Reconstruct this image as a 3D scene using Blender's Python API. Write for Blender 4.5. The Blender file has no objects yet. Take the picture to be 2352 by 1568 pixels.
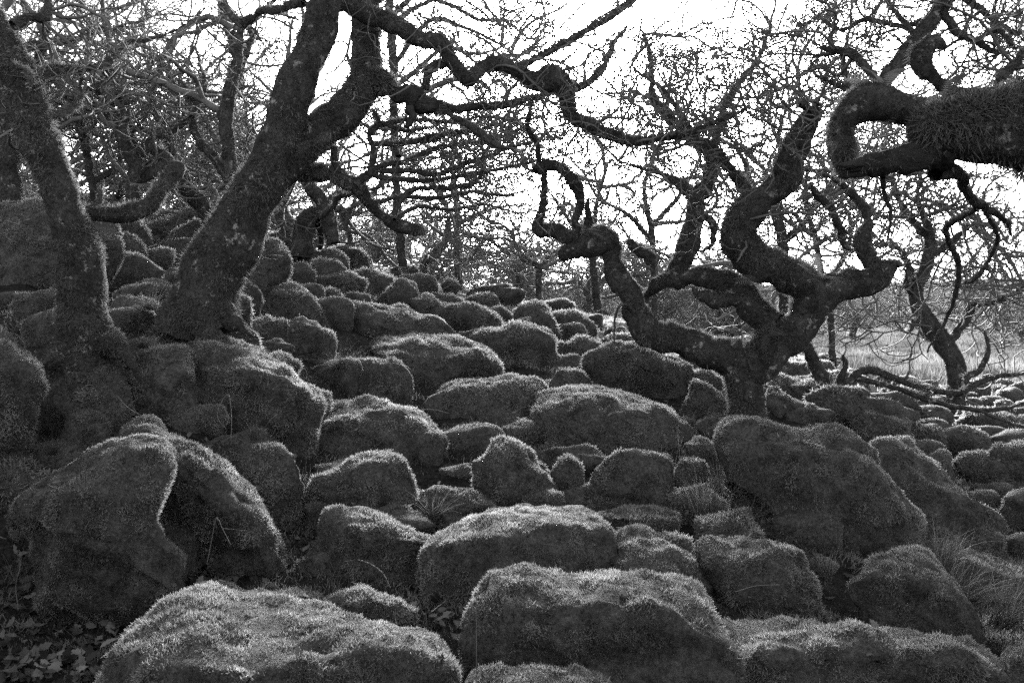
import bpy, math, random
import numpy as np

# ------------------------------------------------------------------ camera, sky, sun, exposure
scene = bpy.context.scene
FPX, U0, V0, EYE = 1960.0, 1176.0, 700.0, 1.5     # focal length / horizon of the photograph in 2352 x 1568 units
cam_d = bpy.data.cameras.new('camera'); cam = bpy.data.objects.new('camera', cam_d)
scene.collection.objects.link(cam); scene.camera = cam
cam.location = (0, 0, EYE); cam.rotation_euler = (math.radians(90), 0, 0)
cam_d.sensor_width = 36.0; cam_d.lens = 36.0 * FPX / 2352.0
cam_d.shift_y = -(784.0 - V0) / 2352.0
cam_d.clip_start = 0.05; cam_d.clip_end = 3000

SUN_AZ = math.atan((1330 - U0) / FPX)              # to the right of the view axis
SUN_EL = math.atan((V0 - 30) / FPX)
world = bpy.data.worlds.new('World'); scene.world = world; world.use_nodes = True
wn = world.node_tree; wn.nodes.clear()
sky = wn.nodes.new('ShaderNodeTexSky'); sky.sky_type = 'NISHITA'; sky.sun_disc = False
sky.sun_elevation = SUN_EL; sky.sun_rotation = SUN_AZ
sky.air_density = 1.0; sky.dust_density = 4.0; sky.ozone_density = 1.0
bw = wn.nodes.new('ShaderNodeRGBToBW'); bg = wn.nodes.new('ShaderNodeBackground'); wo = wn.nodes.new('ShaderNodeOutputWorld')
wn.links.new(sky.outputs[0], bw.inputs[0]); wn.links.new(bw.outputs[0], bg.inputs[0]); wn.links.new(bg.outputs[0], wo.inputs[0])
bg.inputs[1].default_value = 0.049
sun_d = bpy.data.lights.new('sun', 'SUN'); sun = bpy.data.objects.new('sun', sun_d); scene.collection.objects.link(sun)
sun_d.energy = 5.0; sun_d.angle = math.radians(20); sun_d.color = (1, 1, 1)
sun.location = (5, 40, 30)
sun.rotation_euler = (math.radians(90) - SUN_EL, 0, math.pi - SUN_AZ)
scene.view_settings.view_transform = 'Standard'; scene.view_settings.look = 'None'
scene.view_settings.gamma = 1.0; scene.view_settings.use_curve_mapping = False
scene.view_settings.exposure = 4.1
scene.cycles.max_bounces = 5; scene.cycles.diffuse_bounces = 3; scene.cycles.glossy_bounces = 1
scene.cycles.transmission_bounces = 3; scene.cycles.use_denoising = False; scene.cycles.sample_clamp_indirect = 0.5; scene.cycles.adaptive_threshold = 0.005

rng = np.random.default_rng(7); random.seed(7)
COL = scene.collection

# ------------------------------------------------------------------ helpers
def W(u, v, D):
    u = np.asarray(u, float); v = np.asarray(v, float); D = np.asarray(D, float)
    return np.stack(np.broadcast_arrays(D * (u - U0) / FPX, D, EYE + D * (V0 - v) / FPX), -1)

def _hash(ix, iy, iz, seed):
    h = (ix.astype(np.int64) * 374761393 + iy.astype(np.int64) * 668265263 + iz.astype(np.int64) * 2147483647 + seed * 974711) & 0xffffffff
    h = ((h ^ (h >> 13)) * 1274126177) & 0xffffffff
    h = ((h ^ (h >> 16)) * 2246822519) & 0xffffffff
    return ((h ^ (h >> 15)) & 0xffffff) / float(0xffffff) * 2 - 1

def noise(P, freq, seed=0):
    P = np.asarray(P, float) * freq
    i = np.floor(P).astype(np.int64); f = P - i; f = f * f * (3 - 2 * f)
    o = 0
    for a in (0, 1):
        for b in (0, 1):
            for c in (0, 1):
                w = (f[..., 0] if a else 1 - f[..., 0]) * (f[..., 1] if b else 1 - f[..., 1]) * (f[..., 2] if c else 1 - f[..., 2])
                o = o + w * _hash(i[..., 0] + a, i[..., 1] + b, i[..., 2] + c, seed)
    return o

def fbm(P, freq, octv=3, seed=0):
    o, a = 0, 1.0
    for k in range(octv):
        o = o + a * noise(P, freq * 2 ** k, seed + k * 17); a *= 0.5
    return o

def make_mesh(name, V, F, mat, smooth=True, tone=None):
    V = np.ascontiguousarray(V, np.float32); me = bpy.data.meshes.new(name)
    Fs = F if isinstance(F, list) else [F]
    Fs = [np.asarray(f, np.int32) for f in Fs if len(f)]
    me.vertices.add(len(V)); me.vertices.foreach_set('co', V.ravel())
    loops = np.concatenate([f.ravel() for f in Fs]); starts = []; s = 0
    for f in Fs:
        starts.append(s + np.arange(len(f)) * f.shape[1]); s += f.size
    starts = np.concatenate(starts).astype(np.int32)
    me.loops.add(len(loops)); me.loops.foreach_set('vertex_index', loops.astype(np.int32))
    me.polygons.add(len(starts)); me.polygons.foreach_set('loop_start', starts)
    me.polygons.foreach_set('use_smooth', np.full(len(starts), smooth))
    if tone is not None:
        at = me.attributes.new('tone', 'FLOAT', 'POINT'); at.data.foreach_set('value', np.ascontiguousarray(tone, np.float32))
    me.update(calc_edges=True); me.materials.append(mat)
    return me

def link(name, me, parent=None, **props):
    o = bpy.data.objects.new(name, me); COL.objects.link(o)
    if parent is not None: o.parent = parent
    for k, v in props.items(): o[k] = v
    return o

def vnormals(V, F):
    N = np.zeros_like(V)
    d1 = V[F[:, 2]] - V[F[:, 0]]; d2 = V[F[:, 3]] - V[F[:, 1]]
    n = np.cross(d1, d2)
    for k in range(4): np.add.at(N, F[:, k], n)
    return N / (np.linalg.norm(N, axis=1, keepdims=True) + 1e-12)

def norm(a): return a / (np.linalg.norm(a, axis=-1, keepdims=True) + 1e-12)

# ------------------------------------------------------------------ materials (a monochrome place: every colour is a grey)
def new_mat(name):
    m = bpy.data.materials.new(name); m.use_nodes = True; m.node_tree.nodes.clear(); return m, m.node_tree
def nd(t, typ, **kw):
    n = t.nodes.new(typ)
    for k, v in kw.items(): setattr(n, k, v)
    return n
def ramp(t, stops):
    r = nd(t, 'ShaderNodeValToRGB'); e = r.color_ramp.elements
    while len(e) < len(stops): e.new(0.5)
    for el, (p, g) in zip(e, stops): el.position = p; el.color = (g, g, g, 1)
    return r

def fibre_mat(name, lo, hi, trans=0.35, scale=3.0, tone_lo=0.22, tone_hi=1.9):
    m, t = new_mat(name)
    tc = nd(t, 'ShaderNodeNewGeometry'); nz = nd(t, 'ShaderNodeTexNoise'); nz.inputs['Scale'].default_value = scale; nz.inputs['Detail'].default_value = 4
    t.links.new(tc.outputs['Position'], nz.inputs['Vector'])
    rp = ramp(t, [(0.3, lo), (0.7, hi)]); t.links.new(nz.outputs['Fac'], rp.inputs[0])
    at = nd(t, 'ShaderNodeAttribute', attribute_name='tone')
    mr = nd(t, 'ShaderNodeMapRange'); mr.inputs['To Min'].default_value = tone_lo; mr.inputs['To Max'].default_value = tone_hi
    t.links.new(at.outputs['Fac'], mr.inputs['Value'])
    mu = nd(t, 'ShaderNodeVectorMath', operation='SCALE'); t.links.new(rp.outputs[0], mu.inputs[0]); t.links.new(mr.outputs[0], mu.inputs['Scale'])
    df = nd(t, 'ShaderNodeBsdfDiffuse'); tr = nd(t, 'ShaderNodeBsdfTranslucent'); mx = nd(t, 'ShaderNodeMixShader'); mx.inputs[0].default_value = trans
    t.links.new(mu.outputs[0], df.inputs[0]); t.links.new(mu.outputs[0], tr.inputs[0])
    t.links.new(df.outputs[0], mx.inputs[1]); t.links.new(tr.outputs[0], mx.inputs[2])
    o = nd(t, 'ShaderNodeOutputMaterial'); t.links.new(mx.outputs[0], o.inputs[0])
    return m

def surf_mat(name, lo, hi, scale, bump=0.3, bscale=40.0, patches=None, rough=0.95, stretch=None, fine=None, spec=0.08):
    m, t = new_mat(name)
    g = nd(t, 'ShaderNodeNewGeometry'); nz = nd(t, 'ShaderNodeTexNoise'); nz.inputs['Scale'].default_value = scale; nz.inputs['Detail'].default_value = 6; nz.inputs['Roughness'].default_value = 0.65
    t.links.new(g.outputs['Position'], nz.inputs['Vector'])
    rp = ramp(t, [(0.32, lo), (0.68, hi)]); t.links.new(nz.outputs['Fac'], rp.inputs[0]); colour = rp.outputs[0]
    if fine:
        nf = nd(t, 'ShaderNodeTexNoise'); nf.inputs['Scale'].default_value = fine; nf.inputs['Detail'].default_value = 5; nf.inputs['Roughness'].default_value = 0.8
        t.links.new(g.outputs['Position'], nf.inputs['Vector'])
        rf = ramp(t, [(0.34, 0.35), (0.66, 1.6)]); t.links.new(nf.outputs['Fac'], rf.inputs[0])
        mf = nd(t, 'ShaderNodeVectorMath', operation='MULTIPLY'); t.links.new(colour, mf.inputs[0]); t.links.new(rf.outputs[0], mf.inputs[1]); colour = mf.outputs[0]
    if patches:
        pl, ps, thr = patches
        n2 = nd(t, 'ShaderNodeTexNoise'); n2.inputs['Scale'].default_value = ps; n2.inputs['Detail'].default_value = 8; n2.inputs['Roughness'].default_value = 0.75
        t.links.new(g.outputs['Position'], n2.inputs['Vector'])
        r2 = ramp(t, [(thr, 0), (thr + 0.05, 1)]); t.links.new(n2.outputs['Fac'], r2.inputs[0])
        mx = nd(t, 'ShaderNodeMix', data_type='RGBA'); t.links.new(r2.outputs[0], mx.inputs[0]); t.links.new(colour, mx.inputs[6]); mx.inputs[7].default_value = (pl, pl, pl, 1)
        colour = mx.outputs[2]
    p = nd(t, 'ShaderNodeBsdfPrincipled'); p.inputs['Roughness'].default_value = rough; p.inputs['Specular IOR Level'].default_value = spec
    t.links.new(colour, p.inputs['Base Color'])
    n3 = nd(t, 'ShaderNodeTexNoise'); n3.inputs['Scale'].default_value = bscale; n3.inputs['Detail'].default_value = 8; n3.inputs['Roughness'].default_value = 0.7
    if stretch:
        mp = nd(t, 'ShaderNodeMapping'); mp.inputs['Scale'].default_value = stretch
        t.links.new(g.outputs['Position'], mp.inputs['Vector']); t.links.new(mp.outputs[0], n3.inputs['Vector'])
    else: t.links.new(g.outputs['Position'], n3.inputs['Vector'])
    b = nd(t, 'ShaderNodeBump'); b.inputs['Strength'].default_value = bump; b.inputs['Distance'].default_value = 0.03
    t.links.new(n3.outputs['Fac'], b.inputs['Height']); t.links.new(b.outputs[0], p.inputs['Normal'])
    o = nd(t, 'ShaderNodeOutputMaterial'); t.links.new(p.outputs[0], o.inputs[0])
    return m

M_MOSS = fibre_mat('moss_fibres', 0.09, 0.23, 0.40, 4.5)
M_MOSSBASE = surf_mat('moss_mat', 0.035, 0.085, 9.0, 0.8, 60, fine=50)
M_TREEMOSS = fibre_mat('tree_moss_fibres', 0.06, 0.14, 0.35, 4.0)
M_BARK = surf_mat('mossy_bark', 0.020, 0.068, 6.0, 1.0, 34, patches=(0.27, 11.0, 0.585), stretch=(1, 1, .45), fine=42)
M_BRANCH = surf_mat('branch_bark', 0.035, 0.09, 12.0, 0.8, 50, fine=60)
M_TWIG = surf_mat('twig_bark', 0.06, 0.14, 5.0, 0.0, 50)
M_WOOD = surf_mat('broken_wood', 0.012, 0.05, 14.0, 0.9, 25, stretch=(.3, 1, 1.5))
M_GROUND = surf_mat('leaf_mould', 0.012, 0.035, 8.0, 1.0, 30, fine=40, spec=0.0, rough=1.0)
M_MOOR = fibre_mat("moor_grass", 0.04, 0.10, 0.35, 0.8)
M_GRASS = fibre_mat('grass_blades', 0.05, 0.10, 0.4, 2.0)
M_LEAF = fibre_mat('dead_leaves', 0.05, 0.13, 0.25, 9.0)
M_FERN = fibre_mat('fern_fronds', 0.045, 0.085, 0.4, 5.0)
M_STEM = surf_mat('dead_stems', 0.08, 0.18, 12.0, 0.2, 50)

# ------------------------------------------------------------------ terrain
CTRL = [(100,1480,3.7),(-250,1500,3.4),(600,1568,3.3),(1176,1568,3.3),(1750,1568,3.4),(2300,1568,3.6),(2700,1500,3.8),
 (60,1180,4.6),(330,1060,4.9),(150,1010,5.2),(200,815,5.7),(650,1180,4.8),(455,735,6.6),(300,760,6.2),(60,760,6.4),(50,680,7.6),(150,640,8.4),
 (1000,1090,5.6),(1300,1040,6.3),(1600,1160,5.4),(2100,1280,5.2),(700,1010,5.9),(800,850,7.6),(640,800,7.4),
 (1715,960,7.3),(1250,910,7.8),(950,930,7.0),(1960,960,8.6),(2190,950,12.0),(2300,1110,8.2),(2352,1330,5.6),
 (2050,905,13.0),(1420,800,11.5),(1150,715,13.5),(1060,668,16.5),(840,665,12.0),(600,640,10.0),(300,610,9.6),(350,545,12.0),(430,490,15.0),
 (720,560,14.0),(880,625,15.5),(0,470,11.0),(-400,420,10.0),(1250,715,14.5),(1600,775,15.0),(1800,820,14.0),(-400,760,6.0),(2800,1000,9.0),(2800,900,16.0),
 (400,575,30),(0,520,30),(-600,520,30),(1000,690,30),(1500,760,30),(1500,735,80),(1000,715,80),(400,640,80),(-600,600,80),
 (2200,880,22),(2300,820,36),(2250,765,70),(2250,700,150),(2250,665,400),(2900,870,22),(2900,780,70),(2900,690,150),(2900,640,400),
 (1700,745,80),(1800,705,250),(1176,705,250),(400,690,300),(-600,690,300)]
_a = np.array(CTRL, float); _p = W(_a[:, 0], _a[:, 1], _a[:, 2])
_extra = []
for th in np.radians([-75, -45, -15, 15, 45, 75]):
    for r, z in ((1.0, 0.05), (2.0, 0.05)):
        _extra.append((r * math.sin(th), r * math.cos(th), z - 0.25 * math.sin(th) * r))
_p = np.concatenate([_p, np.array(_extra)])
def _feat(x, y):
    r = np.hypot(x, y); th = np.arctan2(x, y)
    th = np.where(np.abs(th) > math.pi / 2, np.sign(th) * (math.pi - np.abs(th)), th)      # the slope goes on behind the camera
    th = np.clip(th, -0.95, 0.95)
    return np.stack([1.5 * th, np.log(np.maximum(r, 0.5))], -1), r
def _tps(d): return d * d * np.log(d + 1e-9)
_f, _r = _feat(_p[:, 0], _p[:, 1]); _h = (_p[:, 2] - EYE) / _r ** 0.7
_n = len(_f); _A = np.zeros((_n + 3, _n + 3))
_A[:_n, :_n] = _tps(np.linalg.norm(_f[:, None] - _f[None], axis=-1)) + np.eye(_n) * 0.004
_A[:_n, _n] = 1; _A[:_n, _n + 1:] = _f; _A[_n, :_n] = 1; _A[_n + 1:, :_n] = _f.T
_wts = np.linalg.solve(_A, np.concatenate([_h, np.zeros(3)]))
def ground(x, y):
    x = np.asarray(x, float); y = np.asarray(y, float); sh = x.shape
    f, r = _feat(x.ravel(), y.ravel())
    k = _tps(np.linalg.norm(f[:, None] - _f[None], axis=-1))
    h = k @ _wts[:_n] + _wts[_n] + f @ _wts[_n + 1:]
    return (EYE + h * r ** 0.7).reshape(sh)
def sstep(a, b, x): t = np.clip((x - a) / (b - a), 0, 1); return t * t * (3 - 2 * t)
def soil(x, y):
    """the earth between the boulders lies lower than the level on which their flanks meet"""
    x = np.asarray(x, float); y = np.asarray(y, float); r = np.hypot(x, y); th = np.degrees(np.arctan2(x, y))
    low = 0.08 * sstep(3.7, 4.7, r) * (1 - sstep(13, 18, r)) * (1 - 0.7 * sstep(14, 22, th) * sstep(7, 10, r))
    return ground(x, y) - low
_DS = np.exp(np.linspace(math.log(2.0), math.log(60), 320))
def hit(u, v, default=14.0, fn=ground):
    P = W(u, v, _DS); below = P[:, 2] < fn(P[:, 0], P[:, 1])
    k = np.argmax(below)
    return float(_DS[k]) if below[k] else default

def terrain():
    th = np.radians(np.concatenate([np.linspace(-180, -44, 24), np.linspace(-42, 42, 170), np.linspace(44, 180, 24)])); r = np.exp(np.linspace(math.log(0.9), math.log(900), 190))
    T, R = np.meshgrid(th, r); X = R * np.sin(T); Y = R * np.cos(T); Z = np.concatenate([soil(X[i:i+1], Y[i:i+1]) for i in range(len(X))])
    P = np.stack([X, Y, Z], -1)
    amp = np.clip(R / 8, 0.6, 1.0)
    flat = np.stack([X, Y, X * 0], -1)
    Z = Z + 0.06 * amp * fbm(flat, 2.6, 3, 3)
    moor = np.clip((R - 15) / 15, 0, 1) * np.clip((np.degrees(T) - 8) / 12, 0, 1)
    Z = Z + moor * (0.22 * np.abs(fbm(flat, 0.9, 3, 9)) + 0.6 * fbm(flat, 0.06, 2, 5) * np.clip(R / 80, 0, 1))
    V = np.stack([X, Y, Z], -1).reshape(-1, 3); nr, nt = X.shape
    i = np.arange(nr - 1)[:, None] * nt + np.arange(nt - 1)[None]
    F = np.stack([i, i + 1, i + 1 + nt, i + nt], -1).reshape(-1, 4)
    return V, F, R.ravel(), np.degrees(T).ravel()
TV, TF, TR, TT = terrain()
g_me = make_mesh('ground', TV, TF, M_GROUND)
g_me.materials.append(M_MOOR)
g_me.polygons.foreach_set('material_index', ((TR[TF[:, 0]] > 19) & (TT[TF[:, 0]] > 17)).astype(np.int32))
at = g_me.attributes.new('tone', 'FLOAT', 'POINT'); at.data.foreach_set('value', np.full(len(TV), 0.5, np.float32))
GROUND = link('ground', g_me, kind='structure')

# ------------------------------------------------------------------ moss and grass fibres
def fibres(V, F, L, w, cover, droop=0.6, rnd=1.15, seed=0, cull=-0.55, weight=None, stand=1.0, clump=1.0, toplen=1.0, sink=.22):
    """triangles standing on the quads of a surface; returns vertices, faces and a tone per vertex"""
    r = np.random.default_rng(seed)
    N = vnormals(V, F)
    A, B, C, D_ = V[F[:, 0]], V[F[:, 1]], V[F[:, 2]], V[F[:, 3]]
    area = 0.5 * np.linalg.norm(np.cross(C - A, D_ - B), axis=1)
    ctr = (A + B + C + D_) / 4; fn = norm(N[F].mean(1))
    view = norm(np.array([0, 0, EYE]) - ctr)
    keep = (fn * view).sum(1) > cull
    keep &= ctr[:, 2] > ground(ctr[:, 0], ctr[:, 1]) - 0.22
    a = area * keep
    if weight is not None: a = a * weight(ctr, fn)
    tot = a.sum()
    n = int(tot * cover / (0.5 * L * w))
    if n < 4: return None
    fi = r.choice(len(F), n, p=a / tot)
    s, t = r.random((n, 1)), r.random((n, 1))
    P = (A[fi] * (1 - s) + B[fi] * s) * (1 - t) + (D_[fi] * (1 - s) + C[fi] * s) * t
    n_ = norm((N[F[fi, 0]] * (1 - s) + N[F[fi, 1]] * s) * (1 - t) + (N[F[fi, 3]] * (1 - s) + N[F[fi, 2]] * s) * t)
    cl = fbm(P, 1.0 / (L * 5.0), 2, seed) * clump
    cl2 = fbm(P, 1.0 / (L * 22.0), 2, seed + 5) * clump
    ln = L * np.clip(1 + 0.5 * cl + 0.35 * cl2, 0.6, 1.9) * r.uniform(0.55, 1.25, n) * (1 + (toplen - 1) * np.clip(n_[:, 2], 0, 1))
    d = n_ * stand + r.normal(0, rnd, (n, 3)); d[:, 2] -= droop * (1 - np.clip(n_[:, 2], 0, 1)); d[:, 2] += 0.25
    d = norm(d)
    side = norm(np.cross(d, r.normal(0, 1, (n, 3)))) * (w * r.uniform(0.6, 1.3, (n, 1)) * 0.5)
    P = P - n_ * (sink * L) + n_ * (np.clip(cl, -.5, 1) * 0.30 * L)[:, None]
    VV = np.empty((n, 3, 3)); VV[:, 0] = P - side; VV[:, 1] = P + side; VV[:, 2] = P + d * ln[:, None]
    FF = np.arange(n * 3).reshape(n, 3)
    tone = np.clip(0.5 + 0.75 * cl + 0.45 * cl2 + r.normal(0, 0.25, n), 0, 1)
    tone3 = np.repeat(tone, 3).reshape(n, 3); tone3[:, :2] *= .35; tone3[:, 2] = np.clip(tone3[:, 2] * 1.25, 0, 1)      # fresh tips are paler than the stalks
    return VV.reshape(-1, 3), FF, tone3.ravel()

# ------------------------------------------------------------------ boulders
def closed_spline(P, n):
    P = np.asarray(P, float); m = len(P); out = []
    k = 8; t = np.linspace(0, 1, k, endpoint=False)[:, None]
    for i in range(m):
        p0, p1, p2, p3 = P[i - 1], P[i], P[(i + 1) % m], P[(i + 2) % m]
        out.append(0.5 * (2 * p1 + (p2 - p0) * t + (2 * p0 - 5 * p1 + 4 * p2 - p3) * t ** 2 + (3 * p1 - p0 - 3 * p2 + p3) * t ** 3))
    Q = np.concatenate(out); Q2 = np.concatenate([Q, Q[:1]])
    s = np.concatenate([[0], np.cumsum(np.linalg.norm(np.diff(Q2, axis=0), axis=1))])
    x = np.linspace(0, s[-1], n, endpoint=False)
    return np.stack([np.interp(x, s, Q2[:, 0]), np.interp(x, s, Q2[:, 1])], -1)

def closed_lin(P, n):
    P = np.asarray(P, float); m = len(P); S = closed_spline(P, n)
    # nearest point of the straight-edged outline to each point of the smooth one
    A = P; Bq = np.roll(P, -1, 0); d = Bq - A
    t = np.clip(((S[:, None] - A[None]) * d[None]).sum(-1) / ((d * d).sum(-1)[None] + 1e-9), 0, 1)
    C = A[None] + t[..., None] * d[None]; k = np.argmin(np.linalg.norm(C - S[:, None], axis=-1), axis=1)
    return C[np.arange(n), k]
NB = [0]; ROCK_LEAVES = []
BOULDER_LOG = []
def B(label, poly, D=None, q=2.3, tk=0.75, deck=(0.45, 0.9), group=None, rough=1.0, L=None, cover=1.5, name='mossy_boulder', cat='boulder', amp=1.0, facets=4):
    NB[0] += 1; seed = NB[0] * 13
    poly = np.array(poly, float)
    vmax, vmin = poly[:, 1].max(), poly[:, 1].min(); uc = 0.5 * (poly[:, 0].min() + poly[:, 0].max()); hpx = vmax - vmin
    D0 = D or hit(uc, vmax - 0.10 * hpx)
    size_px = math.sqrt(hpx * (poly[:, 0].max() - poly[:, 0].min()))
    low = poly[:, 1] > vmin + 0.7 * hpx
    poly[:, 0] = uc + (poly[:, 0] - uc) * 1.04
    poly[low, 1] += 0.10 * hpx + 0.10 * FPX / D0
    ns = int(np.clip(size_px / 4.5, 20, 72)); nr = int(np.clip(size_px / 7, 12, 40))
    Q = .55 * closed_spline(poly, ns) + .45 * closed_lin(poly, ns)
    x, y = Q[:, 0], Q[:, 1]; x2, y2 = np.roll(x, -1), np.roll(y, -1); cr = x * y2 - x2 * y; ar = cr.sum() / 2
    c = np.array([((x + x2) * cr).sum() / (6 * ar), ((y + y2) * cr).sum() / (6 * ar)])
    size = size_px * D0 / FPX; t = 0.5 * tk * size; Dc = D0 + 0.45 * t
    BOULDER_LOG.append((round(D0, 2), round(size, 2), label, tuple(W(c[0], vmax, Dc))))
    ph = np.linspace(-math.pi / 2, math.pi / 2, nr + 1)
    s = np.abs(np.cos(ph)) ** (2 / q); s[0] = s[-1] = 0.02
    yo = np.sign(ph) * np.abs(np.sin(ph)) ** (2 / q) * t
    S = s[:, None, None]
    UV = c[None, None] + S * (Q[None] - c[None, None])
    f, k = deck
    zr = np.clip(((vmin + f * hpx) - UV[..., 1]) / hpx, 0, None)
    Y = Dc + yo[:, None] + k * zr * hpx * Dc / FPX
    P = W(UV[..., 0], UV[..., 1], Y)
    nrow = nr + 1
    V = P.reshape(-1, 3)
    i = np.arange(nrow - 1)[:, None] * ns; j = np.arange(ns)[None]; j2 = (j + 1) % ns
    F = np.stack([i + j, i + j2, i + ns + j2, i + ns + j], -1).reshape(-1, 4)
    cap0 = np.arange(ns)[::-1]; cap1 = (nrow - 1) * ns + np.arange(ns)
    N = vnormals(V, F)
    mid = V.mean(0)
    if ((V - mid) * N).sum() < 0: F = F[:, ::-1]; N = -N; cap0, cap1 = cap0[::-1], cap1[::-1]
    off = np.array([NB[0] * 3.7, NB[0] * 1.3, 0]); fr = np.random.default_rng(seed)
    Lf = max((L or 0) * .6, .0145, .0036 * D0); wf = max(0.0060, 0.00160 * D0)
    for _ in range(facets):                                     # flat broken faces under the moss
        pn = np.array([fr.uniform(-.7, .7), -1.0, fr.uniform(-.5, .6)]); pn /= np.linalg.norm(pn)
        h = (V - mid) @ pn; cut = h.max() * fr.uniform(.64, .85); over = np.maximum(h - cut, 0)
        V = V - pn * (over * .75)[:, None]
    N = vnormals(V, F)
    V = V - N * (.30 * Lf)
    fade = np.ones(len(V))
    disp = 0.060 * fbm(V + off, 2.2 / size, 2, seed) + 0.040 * (np.abs(fbm(V + off, 5.0 / size, 2, seed + 3)) - 0.4) + 0.010 * fbm(V + off, 14 / size, 2, seed + 4)
    V = V + N * (disp * size * rough * amp * fade)[:, None]
    if D0 < 9: V = V + N * (.018 * fbm(V, 9.0, 2, seed + 8) + .011 * fbm(V, 24.0, 1, seed + 9))[:, None]
    base = W(c[0], vmax, Dc)
    me = make_mesh(name, V - base, [F, cap0[None], cap1[None]], M_MOSSBASE)
    o = link(name, me, label=label, category=cat); o.location = base
    o['group'] = group or 'moss covered boulders of the clitter slope'
    if D0 < 9:
        fc = V[F].mean(1); ok = np.where((N[F].mean(1)[:, 2] > .55) & (fc[:, 2] > ground(fc[:, 0], fc[:, 1])))[0]
        for q_ in fr.choice(ok, min(len(ok), int(size * 9))): ROCK_LEAVES.append(fc[q_] + N[F[q_, 0]] * Lf * .35)
    fb = fibres(V, F, Lf, wf, cover * 1.03, seed=seed)
    if fb:
        m2 = make_mesh('moss', fb[0] - base, fb[1], M_MOSS, False, fb[2])
        link('moss', m2, o, kind='stuff')
    return o

SLAB = dict(q=2.8, tk=1.1, deck=(0.5, 1.6))
ROUND = dict(q=2.1, tk=0.9, deck=(0.4, 0.6))
# foreground
B('broad low slab thick with moss beside the leaf litter', [(230,1600),(280,1470),(345,1390),(430,1358),(560,1372),(700,1380),(850,1400),(950,1415),(1005,1450),(1040,1515),(1052,1600),(1040,1720),(600,1760),(250,1720)], D=2.75, q=2.3, tk=1.0, deck=(0.45,1.5), amp=.9)
B('small round hump poking up behind the broad low slab', [(735,1385),(790,1350),(830,1346),(880,1357),(925,1385),(950,1415),(930,1450),(740,1440)], D=3.75)
B('thin low ledge of moss behind the broad low slab', [(435,1395),(452,1350),(520,1338),(580,1350),(640,1360),(740,1368),(765,1420),(600,1440),(440,1430)], D=3.8)
B('tall fin-shaped boulder with an overhanging blunt top', [(16,1180),(72,1100),(160,1061),(208,1037),(240,1017),(288,1013),(340,1017),(368,1037),(378,1069),(372,1121),(368,1189),(384,1229),(420,1273),(448,1321),(444,1353),(370,1381),(250,1390),(165,1375),(112,1300),(88,1225),(45,1195)], q=2.2, tk=.8, deck=(.35,.7), D=3.85)
B('whale-backed boulder sloping down behind the fin-shaped boulder', [(276,1003),(290,968),(324,952),(360,962),(396,990),(446,1012),(492,1045),(560,1089),(616,1145),(648,1205),(652,1245),(636,1289),(580,1317),(460,1301),(400,1221),(340,1100)], D=4.35)
B('rounded tuft-topped boulder in the shade behind the whale-backed boulder', [(545,1060),(565,1020),(610,1008),(650,1020),(685,1060),(698,1110),(690,1150),(600,1170),(545,1150)], **ROUND)
B('low grassy hump at the foot of the dark bank', [(20,1080),(60,1030),(120,1005),(190,1000),(215,1020),(205,1060),(160,1110),(40,1120)], L=.04)
B('saddle-shaped boulder with a raised right horn', [(704,1165),(706,1105),(730,1085),(766,1079),(802,1061),(838,1037),(870,1027),(902,1031),(930,1049),(946,1089),(954,1129),(940,1170),(900,1190),(800,1175)], deck=(.4,1.0))
B('wide sloping slab above the saddle-shaped boulder', [(690,1000),(720,940),(780,925),(860,925),(930,945),(985,975),(1030,1020),(1055,1065),(1058,1095),(1020,1105),(950,1105),(850,1085),(700,1060)], D=6.0, **SLAB)
B('steep pyramid boulder with a long right flank above the table slab', [(1088,1095),(1092,1058),(1130,1034),(1142,1014),(1166,1003),(1194,1011),(1222,1033),(1242,1065),(1266,1097),(1298,1121),(1322,1137),(1330,1157),(1306,1168),(1206,1170),(1130,1165),(1096,1135)])
B('small shaded boulder tucked behind the steep pyramid boulder', [(1262,1080),(1285,1050),(1305,1042),(1330,1055),(1342,1075),(1338,1130),(1300,1140),(1265,1110)])
B('smooth dome boulder with a creased crown below the long slab', [(1350,1110),(1366,1077),(1398,1049),(1446,1029),(1490,1033),(1530,1047),(1546,1065),(1554,1101),(1554,1141),(1538,1165),(1466,1168),(1386,1162),(1354,1145)], **ROUND)
B('small dark boulder between the smooth dome and the stems', [(1545,1070),(1560,1052),(1590,1048),(1620,1065),(1625,1100),(1600,1125),(1560,1120)])
B('small dome between the saddle boulder and the pyramid', [(985,1150),(990,1125),(1030,1119),(1075,1120),(1110,1138),(1133,1165),(1130,1185),(1080,1200),(1010,1190)], **ROUND)
B('lumpy boulder left of the table slab with a fallen branch on it', [(700,1270),(725,1230),(745,1180),(778,1167),(826,1173),(874,1185),(922,1205),(962,1217),(994,1225),(1000,1245),(985,1300),(960,1340),(866,1345),(745,1340),(705,1310)])
B('table-like slab with a bright flat top and dark undercut front', [(967,1340),(973,1289),(985,1249),(1010,1225),(1058,1205),(1090,1189),(1126,1173),(1198,1163),(1266,1165),(1330,1163),(1366,1177),(1394,1197),(1406,1237),(1413,1281),(1406,1310),(1300,1330),(1190,1350),(1106,1375),(1020,1380),(975,1369)], D=4.15, q=3.0, tk=1.1, deck=(.42,2.4), amp=.7)
B('flat ledge stone behind the table slab', [(1375,1175),(1400,1163),(1450,1158),(1500,1159),(1545,1173),(1562,1190),(1550,1225),(1535,1245),(1430,1240)], D=4.9, **SLAB)
B('long ramp-like boulder running down right of the table slab', [(1400,1270),(1408,1213),(1450,1205),(1510,1225),(1560,1265),(1605,1310),(1635,1350),(1645,1390),(1600,1430),(1500,1410),(1420,1340)], D=4.1, deck=(.7,1.2))
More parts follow.
